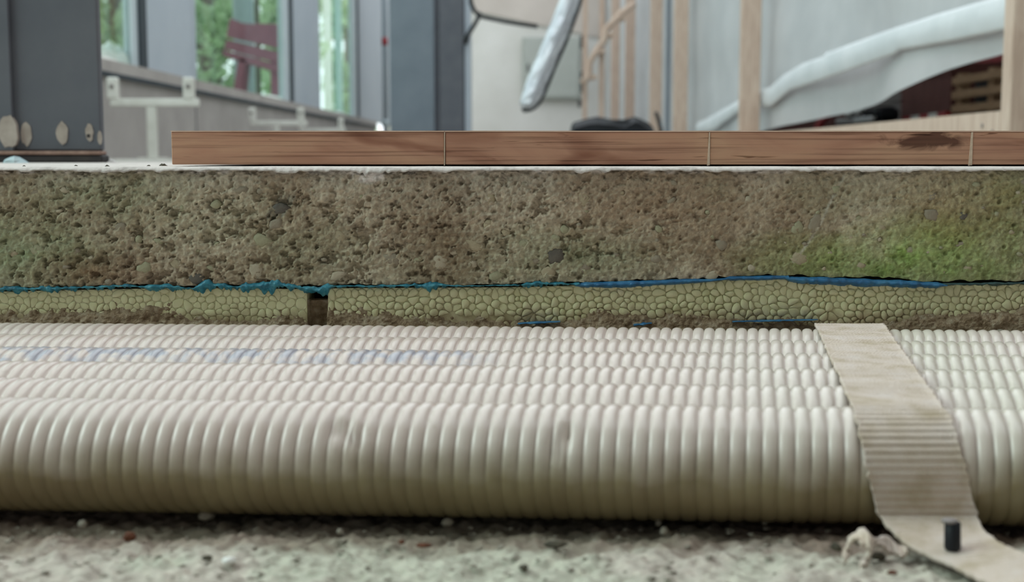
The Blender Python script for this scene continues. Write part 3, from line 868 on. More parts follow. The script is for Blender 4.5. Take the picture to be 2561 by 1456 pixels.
# ------------------------------------------------------------------ webbing strap over the hoses
def build_strap():
    yl = [800, 822, 880, 930, 1010, 1050, 1090, 1150, 1200, 1250, 1290, 1330]
    xl = [2030, 2045, 2070, 2094, 2128, 2142, 2150, 2162, 2172, 2184, 2198, 2222]
    yr = [800, 820, 880, 930, 1010, 1050, 1090, 1150, 1200, 1250, 1290, 1330]
    xr = [2200, 2216, 2258, 2294, 2352, 2380, 2392, 2410, 2424, 2434, 2444, 2452]
    path = []
    Yc0 = .512 - .0559 * .15
    for Y in np.linspace(.79, Yc0, 60):
        z = R_H * 2 + .0012 - (.0 if Y < .755 else (Y - .755) ** 1.3 * .6)
        # sags a touch between the crests
        z -= .0008 * (.5 - .5 * math.cos((Y - Yc0) / .047 * 2 * math.pi))
        path.append((Y, z))
    for a in np.linspace(88, 4, 60):
        a = math.radians(a); r = R_H + .0012
        path.append((Yc0 - math.cos(a) * r, R_H + math.sin(a) * r))
    for k in np.linspace(.1, 1, 14):
        path.append((Yc0 - (R_H + .0012) - .001 * k, R_H - k * .015))
    Lp, Rp = [], []
    for (Y, z) in path:
        d = Y * CP - (z - CAM_H) * SP
        y = 728 - F * ((z - CAM_H) * CP + Y * SP) / d
        a = np.interp(y, yl, xl); b = np.interp(y, yr, xr)
        Lp.append(((a - 1280.5) / F * d, Y, z)); Rp.append(((b - 1280.5) / F * d, Y, z))
    tail = [((2236, 1346, .006), (2458, 1334, .006)), ((2276, 1376, .004), (2482, 1366, .006)), ((2345, 1398, .003), (2530, 1380, .007)),
            ((2410, 1424, .003), (2580, 1388, .008)), ((2470, 1462, .003), (2640, 1406, .008)), ((2560, 1520, .003), (2720, 1440, .008)), ((2700, 1590, .003), (2850, 1480, .008))]
    for (l, r) in tail:
        Lp.append(tuple(atZ(*l))); Rp.append(tuple(atZ(*r)))
    def resample(pts, n):
        p = np.array(pts); d = np.r_[0, np.cumsum(np.linalg.norm(np.diff(p, axis=0), axis=1))]
        return d, p
    Lp, Rp = np.array(Lp), np.array(Rp)
    for _ in range(2):      # soften the corners
        for A in (Lp, Rp): A[1:-1] = .5 * A[1:-1] + .25 * (A[:-2] + A[2:])
    mid = (Lp + Rp) / 2
    d = np.r_[0, np.cumsum(np.linalg.norm(np.diff(mid, axis=0), axis=1))]
    n = 900; s = np.linspace(0, d[-1], n)
    Ls = np.stack([np.interp(s, d, Lp[:, k]) for k in range(3)], 1); Rs = np.stack([np.interp(s, d, Rp[:, k]) for k in range(3)], 1)
    m = 61; t = np.linspace(0, 1, m)
    P = Ls[:, None] * (1 - t[None, :, None]) + Rs[:, None] * t[None, :, None]
    # normal
    du = np.gradient(P, axis=0); dv = np.gradient(P, axis=1)
    nn = np.cross(dv, du); nn /= np.linalg.norm(nn, axis=-1, keepdims=True) + 1e-9
    if nn[20, 30, 2] < 0: nn = -nn
    S = s[:, None]; T = t[None, :]
    ridge = .5 + .5 * np.cos(2 * np.pi * S / .0030 + 0 * T)
    pick = .5 + .5 * np.cos(2 * np.pi * T * 20 + np.pi * np.floor(S / .0030))
    hgt = .0009 * ridge * (.25 + .75 * pick) + .0002 * (vnoise(S * 900 + 0 * T, T * 80 + 0 * S, 3) - .5)
    edge = np.exp(-np.minimum(T, 1 - T) * 34)
    hgt = hgt * (1 - .5 * edge) + edge * .0006
    fray = (vnoise(S * 420 + 0 * T, 0 * S + 0 * T, 8) - .5) * .0012
    side = (Rs - Ls)[:, None] / np.linalg.norm((Rs - Ls), axis=1)[:, None, None]
    P = P + nn * hgt[..., None] + side * (fray * np.exp(-np.minimum(T, 1 - T) * 30) * np.sign(T - .5))[..., None]
    Q = P - nn * (.0012 + hgt * .6)[..., None]
    nP = n * m
    fa = gridfaces(n, m, False); fb = gridfaces(n, m, True) + nP
    i = np.arange(n - 1)
    e1 = np.stack([i * m, i * m + nP, (i + 1) * m + nP, (i + 1) * m], -1)
    e2 = np.stack([i * m + m - 1, (i + 1) * m + m - 1, (i + 1) * m + m - 1 + nP, i * m + m - 1 + nP], -1)
    me = meshnp('strap', np.concatenate([P.reshape(-1, 3), Q.reshape(-1, 3)]), np.concatenate([fa, fb, e1, e2]))
    o = link('webbing_strap', me, m_strap, None, True)
    props(o, 'cream woven webbing strap lying across the ribbed hoses, tail on the rubble', 'strap')
build_strap()

# black peg in front of the strap
pg = atZ(2382, 1372, .006)
root = empty('black_peg', (pg.x, pg.y, .0055)); props(root, 'small black peg standing in front of the strap foot', 'peg')
MB().tube([(0, 0, .0), (0, 0, .001), (0, .0008, .0098), (0, .0008, .0102)], [.0026, .003, .0029, .0024], 14).build('shaft', m_black, root, True)
MB().tube([(-.0012, .0008, .0100), (-.0012, .0008, .0108), (-.0012, .0008, .0111)], [.0028, .0029, .0024], 14).build('cap', m_grey, root, True)

# frayed loop of white tape left of the strap foot
def loop(name, pxs, w, mt, label, cat):
    pts = [atZ(a, b, z) for (a, b, z) in pxs]
    P = []
    for k in range(len(pts) * 8 - 7):
        i, f = divmod(k, 8); f /= 8
        p = pts[i] if i == len(pts) - 1 else pts[i].lerp(pts[i + 1], f)
        P.append(p)
    for _ in range(5): P = [P[0]] + [(P[i - 1] + P[i] * 2 + P[i + 1]) / 4 for i in range(1, len(P) - 1)] + [P[-1]]
    m = 7; A = np.zeros((len(P), m, 3))
    for i, p in enumerate(P):
        for j in range(m):
            t = j / (m - 1) - .5
            A[i, j] = (p.x + t * w * .45, p.y + t * w * .75 + .0006 * math.sin(i * 1.3 + j), p.z + .0008 * math.cos(t * 6 + i * .4) + t * w * .35)
    o = grid_obj(name, A, mt)
    sm = o.modifiers.new('thickness', 'SOLIDIFY'); sm.thickness = .0012
    props(o, label, cat)
loop('tape_loop', [(2118, 1400, .001), (2112, 1370, .004), (2125, 1342, .008), (2152, 1336, .010), (2178, 1350, .009), (2186, 1372, .006), (2168, 1398, .002), (2160, 1412, .001)], .007, m_strap,
     'crumpled pale tape loop on the rubble left of the strap foot', 'tape')
loop('tape_tail', [(2180, 1352, .008), (2215, 1356, .006), (2240, 1368, .004), (2262, 1386, .0025)], .006, m_strap, 'short pale tape end tucked under the strap foot', 'tape')

# ------------------------------------------------------------------ bits lying on the rubble
def chip(name, px, py, rx, ry, rz, mt, label, cat, group, rnd, n=8):
    c = atZ(px, py, .0006)
    sc = (c.y) / F
    v = []; f = []
    rr = [rnd.uniform(.65, 1.15) for _ in range(n)]
    for (k, zz) in ((.75, -.35), (1.0, .15), (.62, .8)):
        for i in range(n):
            th = 2 * math.pi * i / n
            v.append((math.cos(th) * rx * sc * rr[i] * k, math.sin(th) * ry * sc * rr[i] * k, zz * rz * sc))
    v.append((0, 0, rz * sc))
    for l in range(2):
        for i in range(n):
            j = (i + 1) % n
            f.append((l * n + i, l * n + j, l * n + n + j, l * n + n + i))
    f += [(2 * n + i, 2 * n + (i + 1) % n, 3 * n) for i in range(n)]
    f.append(tuple(range(n - 1, -1, -1)))
    o = MB().add(v, f).build(name, mt, None, True)
    o.location = (c.x, c.y, .0004); o.rotation_euler = (0, 0, rnd.uniform(-.4, .4))
    props(o, label, cat, group)
    return o
rn = random.Random(5)
for (px, py, rx, ry, rz, mt, lab, cat) in [
        (325, 1344, 18, 20, 16, m_peb2, 'rust-brown three-cornered flake on the rubble at the left', 'flake'),
        (1058, 1364, 26, 16, 7, m_peb2, 'orange-brown bark flake on the rubble below the middle of the hose', 'flake'),
        (1004, 1356, 10, 10, 7, m_peb2, 'tiny brown crumb beside the orange-brown bark flake', 'flake'),
        (1390, 1362, 30, 24, 10, m_peb3, 'dark olive stone chip on the rubble', 'stone chip'),
        (572, 1404, 20, 22, 12, m_white, 'bright white plaster chip near the bottom edge at the left', 'plaster chip'),
        (520, 1396, 18, 14, 9, m_peb3, 'dark crumb beside the bright white plaster chip', 'stone chip'),
        (1310, 1420, 14, 18, 9, m_peb3, 'small dark crumb at the bottom edge right of the middle', 'stone chip'),
        (512, 1292, 26, 16, 16, m_peb, 'pale pebble in the shadow under the front hose, left third', 'pebble'),
        (1118, 1308, 16, 14, 14, m_peb, 'pale pebble in the shadow under the front hose, near the middle', 'pebble'),
        (1660, 1330, 14, 14, 14, m_peb, 'pale pebble at the right, beside a twin nearer the hose', 'pebble'),
        (1645, 1308, 11, 11, 12, m_peb, 'small pale pebble hard against the hose shadow, above its twin', 'pebble'),
        (1912, 1305, 12, 12, 14, m_peb, 'round pale pebble in the hose shadow left of the strap', 'pebble'),
        (208, 1312, 14, 13, 14, m_peb, 'pale pebble with a dark side near the left edge', 'pebble'),
        (2230, 1432, 16, 14, 7, m_peb2, 'reddish crumb at the bottom edge below the strap', 'flake'),
        (850, 1330, 10, 10, 10, m_peb, 'small pale pebble below the dent in the front hose', 'pebble'),
        (2090, 1370, 12, 24, 14, m_peb3, 'dark stone chip left of the crumpled tape loop', 'stone chip'),
        (2195, 1392, 26, 22, 12, m_peb3, 'dark chip under the strap foot', 'stone chip')]:
    chip('loose_' + cat.replace(' ', '_'), px, py, rx, ry, rz, mt, lab, cat, 'bits on the rubble', rn)
# uncountable grit
def grit():
    b = MB(); r = random.Random(9)
    for _ in range(800):
        x = r.uniform(-.22, .22); y = r.uniform(.39, .50); s = r.choice([.0006, .0008, .001, .0014, .002]) * r.uniform(.7, 1.2)
        p = [(x + r.uniform(-1, 1) * s * .4 + dx * s, y + dy * s, dz * s * .35 - .0012) for dx, dy, dz in ((1, 0, 0), (-.4, .9, 0), (-.5, -.8, 0), (0.1, 0, 1.0), (.3, .2, -1))]
        b.add(p, [(0, 1, 3), (1, 2, 3), (2, 0, 3), (1, 0, 4), (2, 1, 4), (0, 2, 4)])
    o = b.build('loose_grit', m_peb, None, True)
    props(o, 'fine pale grit strewn over the rubble in front of the hoses', 'grit', None, 'stuff')
grit()

# ------------------------------------------------------------------ the hall behind: window wall on the left
def wallx(d): return -1.4456 + .0144 * (d - 4.5)
def wx(px, off=0.0):       # depth at which the wall plane crosses pixel column px (at eye level)
    k = (px - 1280.5) / F
    return (-1.4456 - .0144 * 4.5 + off) / (k - .0144)
WTOP = CAM_H + .345
def wallbox(mb, d0, d1, z0, z1, t0=-.12, t1=0.0):
    mb.hexa([(wallx(d0) + t0, d0, z0), (wallx(d0) + t1, d0, z0), (wallx(d1) + t1, d1, z0), (wallx(d1) + t0, d1, z0),
             (wallx(d0) + t0, d0, z1), (wallx(d0) + t1, d0, z1), (wallx(d1) + t1, d1, z1), (wallx(d1) + t0, d1, z1)])
    return mb
wl = wallbox(MB(), 1.8, 12.6, Z_BED - .2, WTOP - .052, -.2, 0).build('wall_left', m_lowwall)
props(wl, 'low grey concrete wall under the windows', None, None, 'structure')
ds = [1.8, 3.2, wx(497) - .02, 8.3, 12.6]
for a, b in zip(ds[:-1], ds[1:]):
    wallbox(MB(), a + .006, b - .006, WTOP - .045, WTOP, -.22, .012).build('coping_stone', m_cap, wl)
wallbox(MB(), 1.8, 12.6, WTOP - .060, WTOP - .044, -.2, .016).build('joint', m_frame, wl)
# vertical panel joints of the wall
for d in (wx(497), wx(760), 3.6):
    wallbox(MB(), d - .006, d + .006, Z_BED, WTOP - .056, -.01, .0015).build('wall_joint', m_frame, wl)
H_TOP = 3.0
panes = [(1.9, wx(352), wx(365)), (wx(497), wx(722), wx(735)), (wx(805), wx(890), wx(900))]
pan = [(wx(384), wx(497)), (wx(740), wx(805)), (wx(905), wx(990))]
for k, (a, b, c) in enumerate(panes):
    root = empty('window_%d' % (k + 1), (wallx(a), a, WTOP)); props(root, None, None, None, 'structure')
    def loc(mb): mb.v = [(p[0] - wallx(a), p[1] - a, p[2] - WTOP) for p in mb.v]; return mb
    loc(wallbox(MB(), a + .02, b, WTOP, H_TOP, -.030, -.022)).build('pane', m_glass, root)
    loc(wallbox(MB(), b, c, WTOP, H_TOP, -.045, -.010)).build('frame_post', m_frame2, root)
    loc(wallbox(MB(), c, c + .09, WTOP, H_TOP, -.045, .0)).build('gasket', m_frame, root)
    loc(wallbox(MB(), a - .01, a + .05, WTOP, H_TOP, -.045, -.004)).build('frame_post', m_panel, root)
for k, (a, b) in enumerate(pan):
    o = wallbox(MB(), a, b, WTOP, H_TOP, -.055, -.004).build('trim_%d' % (k + 4), m_panel)
    props(o, ['light blue-grey facade panel left of the red chair', 'light blue-grey facade panel right of the red chair', 'narrow light facade panel beside the pale pole'][k], None, None, 'structure')
wn2 = wallbox(MB(), -2.4, 1.78, -.3, WTOP, -.2, 0).build('wall_left_near', m_lowwall); props(wn2, 'low wall under the near window', None, None, 'structure')
root = empty('window_4', (wallx(0), 0, WTOP)); props(root, None, None, None, 'structure')
for (a_, b_, z0_, z1_, nm_, mt_) in ((-1.2, 1.7, WTOP, 2.6, 'pane', m_glass), (-2.4, -1.2, WTOP, H_TOP, 'side_panel', m_panel), (1.7, 1.78, WTOP, H_TOP, 'frame_post', m_frame), (-1.2, 1.7, 2.6, H_TOP, 'head_panel', m_panel)):
    mb_ = wallbox(MB(), a_, b_, z0_, z1_, -.04, -.01); mb_.v = [(p[0] - wallx(0), p[1], p[2] - WTOP) for p in mb_.v]; mb_.build(nm_, mt_, root)
# pale pole in the corner with a red mark
pd = 11.6
pl = atY(963, 200, pd)
root = empty('corner_pole', (pl.x, pd, Z_BED)); props(root, 'thin pale pole with a red mark at the end of the window wall', 'pole')
MB().tube([(0, 0, 0), (0, 0, 3)], .024, 14).build('shaft', m_panel, root, True)
zr_ = atY(960, 104, pd).z - Z_BED
MB().tube([(0, 0, zr_ - .035), (0, 0, zr_ + .035)], .0265, 14).build('red_mark', m_red, root, True)
zc_ = atY(963, 308, pd).z - Z_BED
MB().tube([(0, 0, zc_ - .03), (0, 0, zc_ - .02), (0, 0, zc_ + .02), (0, 0, zc_ + .03)], [.028, .04, .04, .028], 14).build('collar', m_frame2, root, True)

# radiator brackets standing on the floor along the wall
def bracket(d, xl, xr, label):
    a = atY(xl, 265, d).x; b = atY(xr, 265, d).x
    w = (b - a); k = w / .255
    root = empty('radiator_bracket', ((a + b) / 2, d, Z_BED)); props(root, label, 'bracket', 'white radiator brackets along the window wall')
    zb_ = CAM_H + .17 - Z_BED
    MB().box((-w / 2 - .008, -.012, zb_ - .012), (w / 2 + .03, .012, zb_ + .012), .003).build('crossbar', m_brk, root)
    for sx in (-1, 1):
        up_ = MB().box((sx * w / 2 - .017, -.014, zb_ + .010), (sx * w / 2 + .017, .014, zb_ + .078), .004).build('upright', m_brk, root)
        MB().tube([(sx * w / 2, -.018, zb_ + .05), (sx * w / 2, -.014, zb_ + .05)], .007, 10).build('screw', m_grey, up_, True)
    MB().box((-.015, -.010, .004), (.015, .010, zb_ - .012), .003).build('leg', m_brk, root)
    MB().box((-.04, -.03, 0), (.04, .03, .005), .001).build('foot_plate', m_brk, root)
bracket(4.05, 284, 474, 'white T-shaped radiator bracket nearest the dark steel column')
bracket(6.5, 630, 752, 'white radiator bracket below the red chair, second along the wall')
bracket(8.2, 752, 852, 'white radiator bracket farthest along the window wall')

# outside: lawn, trees, posts, heap, chair
gr = MB().box((-40, .5, Z_BED - .35), (-1.66, 60, Z_BED - .05)).build('ground', m_grass)
props(gr, 'lawn outside the windows', None, None, 'structure')
def tree(x, y, h, rx, label, seed, n=5200):
    r = random.Random(seed)
    root = empty('leafy_tree', (x, y, Z_BED - .05)); props(root, label, 'tree', 'trees outside the windows')
    MB().tube([(0, 0, 0), (.05, 0, h * .3), (0, .05, h * .6), (0, 0, h * .9)], [.16, .13, .08, .03], 10).build('trunk', m_bark, root, True)
    v = []; f = []
    cl = [(rx * .7 * math.cos(t_) * q, rx * .7 * math.sin(t_) * q, h * r.uniform(.08, .95), rx * r.uniform(.3, .5)) for t_, q in ((r.uniform(0, 6.28), r.random() ** .5) for _ in range(46))]
    for _ in range(n):
        c = r.choice(cl); s = r.uniform(.05, .12)
        d = Vector((r.gauss(0, 1), r.gauss(0, 1), r.gauss(0, 1))).normalized() * c[3] * r.uniform(.5, 1)
        p = Vector(c[:3]) + d
        a = Vector((r.gauss(0, 1), r.gauss(0, 1), r.gauss(0, 1))).normalized(); b = a.cross(Vector((r.gauss(0, 1), r.gauss(0, 1), r.gauss(0, 1)))).normalized()
        k = len(v)
        v += [tuple(p - a * s), tuple(p + b * s * .45), tuple(p + a * s), tuple(p - b * s * .45)]
        f.append((k, k + 1, k + 2, k + 3))
    MB().add(v, f).build('foliage', m_leaf, root)
for i, (px, d, h, rx, lab) in enumerate([(300, 11, 3.2, .85, 'leafy green tree outside behind the white heap'), (520, 15.5, 4, .75, 'light green tree outside left of the red chair'),
                                          (705, 22, 5, .8, 'leafy tree outside right of the red chair'), (872, 30, 6, .7, 'pale leafy tree seen in the farthest window')]):
    p = atY(px, 300, d); tree(p.x, d, h, rx, lab, 20 + i)
def post(px0, px1, d, mt, label, z1=3.2):
    a = atY(px0, 200, d).x; b = atY(px1, 200, d).x
    root = empty('outdoor_post', ((a + b) / 2, d, Z_BED - .05)); props(root, label, 'post', 'posts outside')
    w = (b - a) / 2
    MB().box((-w, -w * .6, 0), (w, w * .6, z1), .01).build('shaft', mt, root)
    MB().box((-w * 1.25, -w * .9, 0), (w * 1.25, w * .9, .08), .01).build('foot', mt, root)
post(588, 636, 12.6, m_panel, 'wide pale post outside behind the red chair', 3.6)
post(640, 652, 11.8, m_bark, 'thin brown post outside behind the red chair')
post(838, 856, 18, m_teal, 'pale teal post outside in the farthest window')
post(810, 830, 26, m_white, 'white post outside at the left of the farthest window', 4)

def heap(px, py, d, w, h, label):
    p = atY(px, py, d)
    n = 26; m = 12; A = np.zeros((n, m, 3))
    for i in range(n):
        for j in range(m):
            u = i / (n - 1) * 2 - 1; v = j / (m - 1) * 2 - 1
            z = max(0, 1 - u * u) * max(0, 1 - v * v)
            A[i, j] = (v * w * .35, u * w, h * z * (.7 + .6 * float(fbm(np.array([u * 3.0]), np.array([v * 3.0]), 3, 2)[0])))
    o = grid_obj('plaster_heap', A, m_white); o.location = p
    props(o, label, 'heap', 'white heaps on the sill')
def sillz(): return WTOP
pa = wx(290); o_ = (wallx(pa) - .07, pa, WTOP - .001)
def sill_heap(px, w, h, label):
    d = wx(px, -.07)
    n = 30; m = 10; A = np.zeros((n, m, 3))
    U = np.linspace(-1, 1, n)[:, None] + np.zeros((1, m)); V = np.linspace(-1, 1, m)[None, :] + np.zeros((n, 1))
    zz = np.clip(1 - U * U, 0, 1) * np.clip(1 - V * V, 0, 1)
    A[..., 0] = V * .035; A[..., 1] = U * w; A[..., 2] = h * np.sqrt(zz) * (.55 + .8 * fbm(U * 3 + 4, V * 2, int(px), 3))
    o = grid_obj('plaster_heap', A, m_white); o.location = (wallx(d) - .055, d, WTOP - .001)
    props(o, label, 'heap', 'white heaps on the sill')
sill_heap(280, .22, .075, 'crumpled white heap on the sill beside the steel column')
sill_heap(705, .75, .035, 'long flat white heap on the sill below the red chair')
sill_heap(850, .5, .03, 'small white heap on the sill of the farthest window')

def build_chair():
    d = 8.6
    root = empty('red_chair', (atY(645, 200, d).x, d, Z_BED - .05)); props(root, 'dark red wooden chair standing outside the window', 'chair')
    root.rotation_euler = (0, 0, 0)
    def P(px, py, dy=0): 
        q = atY(px, py, d + dy); return Vector((q.x - root.location.x, q.y - d, q.z - root.location.z))
    def board(pts, th, name, m=m_chair):
        MB().prism([P(*p) for p in pts], (0, th, 0)).build(name, m, root)
    board([(575, 44), (606, 58), (640, 60), (640, 108), (566, 92)], .03, 'back_board')
    board([(640, 58), (698, 60), (706, 124), (640, 108)], .03, 'back_board')
    board([(566, 99), (708, 132), (710, 162), (560, 122)], .03, 'back_rail')
    board([(556, 124), (640, 146), (712, 166), (708, 186), (558, 140)], .35, 'seat')
    for (a, b, c, e, dy) in ((596, 616, 572, 598, 0), (676, 698, 680, 702, .02), (612, 626, 600, 616, .33), (690, 704, 694, 708, .33)):
        z0 = root.location.z
        bt = 420
        pa_, pb_, pc, pe = P(a, 146, dy), P(b, 150, dy), P(c - 20 if a < 640 else c, bt, dy), P(e - 20 if a < 640 else e, bt, dy)
        pc.z = pe.z = 0
        MB().prism([pa_, pb_, pe, pc], (0, .03, 0)).build('leg', m_chair, root)
build_chair()

# dark steel column at the left
def build_column():
    d = 1.42
    x0 = atY(-70, 300, d).x; x1 = atY(252, 300, d).x
    root = empty('steel_column', ((x0 + x1) / 2, d, Z_BED)); props(root, 'dark grey steel column with scraped patches at the left edge', 'column')
    w = (x1 - x0) / 2
    zp = zY(378, d) - Z_BED
    MB().box((-w, 0, zp), (w, .012, 3), .002).build('front_flange', m_steel, root)
    MB().box((-w, .012, zp), (-w + .008, .13, 3)).build('web', m_steel, root)
    MB().box((-w, .13, zp), (w - .05, .142, 3), .002).build('rear_flange', m_steel, root)
    xe = atY(36, 300, d).x - (x0 + x1) / 2
    MB().box((-w, -.006, zp + .0002), (xe, 0, 3), .001).build('cover_strip', m_steel, root)
    MB().box((-w - .004, -.006, 0), (w + .002, .02, zp - .004), .002).build('base_plate', m_steel3, root)
    MB().box((-w - .003, -.0075, zp - .004), (w + .001, .014, zp), .001).build('weld_seam', m_rust, root)
    rnd = random.Random(3)
    for (px, py, rx, ry) in ((26, 330, 24, 42), (66, 334, 14, 30), (156, 334, 15, 30), (224, 332, 10, 23), (250, 345, 6, 18)):
        c = atY(px, py, d)
        n = 16; s = d / F
        th = .0009 if px > 40 else .0068
        ring = [(c.x - root.location.x + math.cos(2 * math.pi * i / n) * rx * s * rnd.uniform(.82, 1.1), 0, c.z - Z_BED + math.sin(2 * math.pi * i / n) * ry * s * rnd.uniform(.85, 1.1)) for i in range(n)]
        MB().prism(ring, (0, -th, 0)).build('scraped_patch', m_scrape, root)
    c = atY(222, 340, d)
    MB().tube([(c.x - root.location.x, -.0012, c.z - Z_BED), (c.x - root.location.x, -.0006, c.z - Z_BED)], .0022, 10).build('bolt_hole', m_steel3, root)
build_column()
def scrap(px, py, d, w, h, mt, label, cat):
    p = atY(px, py, d); rr = random.Random(px)
    n = 9; v = []; f = []
    for (k, zz) in ((1, 0), (.85, .5), (.4, 1)):
        for i in range(n):
            th = 2 * math.pi * i / n; q = rr.uniform(.75, 1.2)
            v.append((math.cos(th) * w * k * q, math.sin(th) * w * .7 * k * q, h * zz * rr.uniform(.7, 1.1)))
    for l in range(2):
        for i in range(n):
            j = (i + 1) % n; f.append((l * n + i, l * n + j, l * n + n + j, l * n + n + i))
    f.append(tuple(range(2 * n, 3 * n)))
    o = MB().add(v, f).build('crumpled_scrap', mt); o.location = (p.x, d, Z_BED)
    props(o, label, cat)
m_bluewhite = mat('pale_blue_film', [lin(150, 176, 184), lin(190, 206, 210)], scale=60, rough=.6, bump=.3)
scrap(38, 400, 1.30, .014, .007, m_bluewhite, 'crumpled pale blue film at the foot of the steel column', 'film scrap')
scrap(272, 400, 1.5, .008, .004, m_white, 'small white scrap right of the steel column foot', 'scrap')
for k, (px, w) in enumerate([(268, .0016), (372, .0014), (408, .003), (60, .0012), (190, .0013)]):
    scrap(px, 415, .84 + .02 * (k % 3), w, w * .6, m_peb3, ['dark crumb on the white layer right of the steel column', 'dark crumb on the white layer midway to the parquet', 'dark flat crumb on the white layer touching the parquet end',
          'tiny crumb on the white layer at the far left', 'tiny crumb on the white layer below the steel column'][k], 'crumb')

# blue-grey steel column at the end of the window wall
def build_far_column():
    d = 10.4
    X = lambda px: atY(px, 200, d).x
    root = empty('box_column', (X(1070), d, Z_BED)); props(root, 'wide blue-grey steel column beside the white wall', 'column')
    o = X(1070)
    MB().box((X(975) - o, 0, 0), (X(1086) - o, .4, 3.2), .004).build('main_shaft', m_steel2, root)
    MB().box((X(1086) - o, .05, 0), (X(1098) - o, .4, 3.2)).build('recess', m_steel, root)
    MB().box((X(1098) - o, .01, 0), (X(1160) - o, .4, 3.2), .004).build('side_shaft', m_steel, root)
    MB().box((X(1162) - o, .03, 0), (X(1176) - o, .4, 3.2), .004).build('edge_profile', m_panel, root)
build_far_column()

# white end wall with beam and grey panel
DW = 16.0
wb = MB().box((-1.6, DW, Z_BED - .2), (4.4, DW + .2, 4)).build('wall_back', m_wall); props(wb, 'white end wall of the hall', None, None, 'structure')
a = atY(1190, 40, DW - .03); b = atY(1470, 92, DW - .03)
MB().hexa([(a.x - .2, DW - .03, a.z + .1), (b.x + .2, DW - .03, b.z - .02), (b.x + .2, DW - .001, b.z - .02), (a.x - .2, DW - .001, a.z + .1), (a.x - .2, DW - .03, 4), (b.x + .2, DW - .03, 4), (b.x + .2, DW - .001, 4), (a.x - .2, DW - .001, 4)]).build('beam', m_beam, wb)
a = atY(1306, 92, DW - .1); b = atY(1452, 248, DW - .1)
dr = MB().box((a.x, DW - .10, b.z), (b.x, DW - .001, a.z), .01).build('wall_cabinet', m_door)
root = dr; props(root, 'grey-green flat cabinet hung on the white end wall', 'cabinet')
MB().box((a.x + .03, DW - .112, b.z + .03), (b.x - .03, DW - .1, a.z - .03), .004).build('door', m_door, root)
MB().box((a.x + .06, DW - .122, (a.z + b.z) / 2 - .05), (a.x + .08, DW - .112, (a.z + b.z) / 2 + .05), .003).build('handle', m_cable, root)

# black cables by the column
def cable(pts, d, r, label):
    P = [atY(a, b, d) for a, b in pts]
    o = MB().tube(P, r, 8).build('hanging_cable', m_cable, None, True); props(o, label, 'cable', 'black cables beside the blue-grey column')
cable([(1176, -30), (1178, 8), (1186, 26), (1198, 40), (1225, 46), (1262, 54), (1300, 60), (1345, 66)], 10.2, .018, 'black cable running right from the blue-grey column towards the silver bag')
cable([(1200, 30), (1196, 44), (1184, 66), (1170, 88), (1163, 110)], 10.395, .018, 'short black cable slanting down onto the blue-grey column')

# silver foil bag hanging from above
def build_bag():
    d = 6.2
    root = empty('foil_bag', tuple(atY(1360, 150, d))); props(root, 'long silver foil bag with black piping hanging before the white wall', 'bag')
    ox = root.location
    prof = [(-120, 1450, 1496), (-60, 1422, 1468), (20, 1392, 1446), (70, 1372, 1428), (120, 1352, 1408), (170, 1330, 1386), (210, 1314, 1370), (240, 1305, 1358), (258, 1300, 1348), (270, 1303, 1336), (276, 1312, 1326)]
    n = len(prof); m = 18; A = np.zeros((n * 4 - 3, m + 1, 3))
    yy = np.linspace(0, n - 1, n * 4 - 3)
    pr = np.array(prof, float)
    ip = np.stack([np.interp(yy, np.arange(n), pr[:, k]) for k in range(3)], 1)
    L_, R_ = [], []
    for i, (y, l, r) in enumerate(ip):
        a = atY(l, y, d) - ox; b = atY(r, y, d) - ox
        c = (a + b) / 2; h = (b - a) / 2
        L_.append(a); R_.append(b)
        for j in range(m + 1):
            th = 2 * math.pi * j / m
            w = .055 * min(1, (len(ip) - i) / 8)
            nz = .006 * math.sin(i * 1.7 + j * 2.1) + .004 * math.sin(i * .9 - j * 1.3)
            A[i, j] = (c.x + h.x * math.cos(th), c.y - w * math.sin(th) + nz, c.z + h.z * math.cos(th) + nz * .4)
    grid_obj('foil_body', A, m_silver, root, smooth=True)
    # right grey gusset
    G = np.zeros((len(ip), 5, 3))
    for i in range(len(ip)):
        for j in range(5):
            t = .52 + .5 * j / 4
            p = L_[i].lerp(R_[i], t); G[i, j] = (p.x, -.066 * math.sin(math.pi * min(.97, t)) ** .7 * min(1, (len(ip) - i) / 6), p.z)
    grid_obj('gusset', G, m_bagside, root)
    MB().tube([p + Vector((.004, -.02, 0)) for p in R_] + [L_[-1] + Vector((0, -.02, -.006)), L_[-3] + Vector((-.004, -.02, 0))], .007, 8).build('piping', m_cable, root, True)
    MB().tube([((L_[0] + R_[0]) / 2), ((L_[0] + R_[0]) / 2) + Vector((.05, 0, 1.6))], .006, 6).build('cord', m_cable, root, True)
build_bag()

# ------------------------------------------------------------------ stud partition with sheeting on the right
XP = 1.04
def stud(d, label, zb=None):
    root = empty('timber_stud', (XP + .045, d, Z_BED)); props(root, label, 'stud', 'timber studs of the partition')
    return MB().box((-.045, 0, 0), (.045, .05, 3.2), .003).build('post', m_stud, root)
sd = [1.04 * F / (2513 - 1280.5), 1.04 * F / (1846 - 1280.5), 1.04 * F / (1681 - 1280.5), 1.04 * F / (1622 - 1280.5), 11.9, 13.6]
for d, lab in zip(sd, ['pale timber stud at the right edge of the picture', 'timber stud in front of the sheeting, left of the lifted hem', 'timber stud right of the thin grey cable strip',
                       'brownish timber stud beside the black tarpaulin', 'far timber stud behind the brownish one', 'farthest timber stud near the white wall']):
    stud(d, lab)
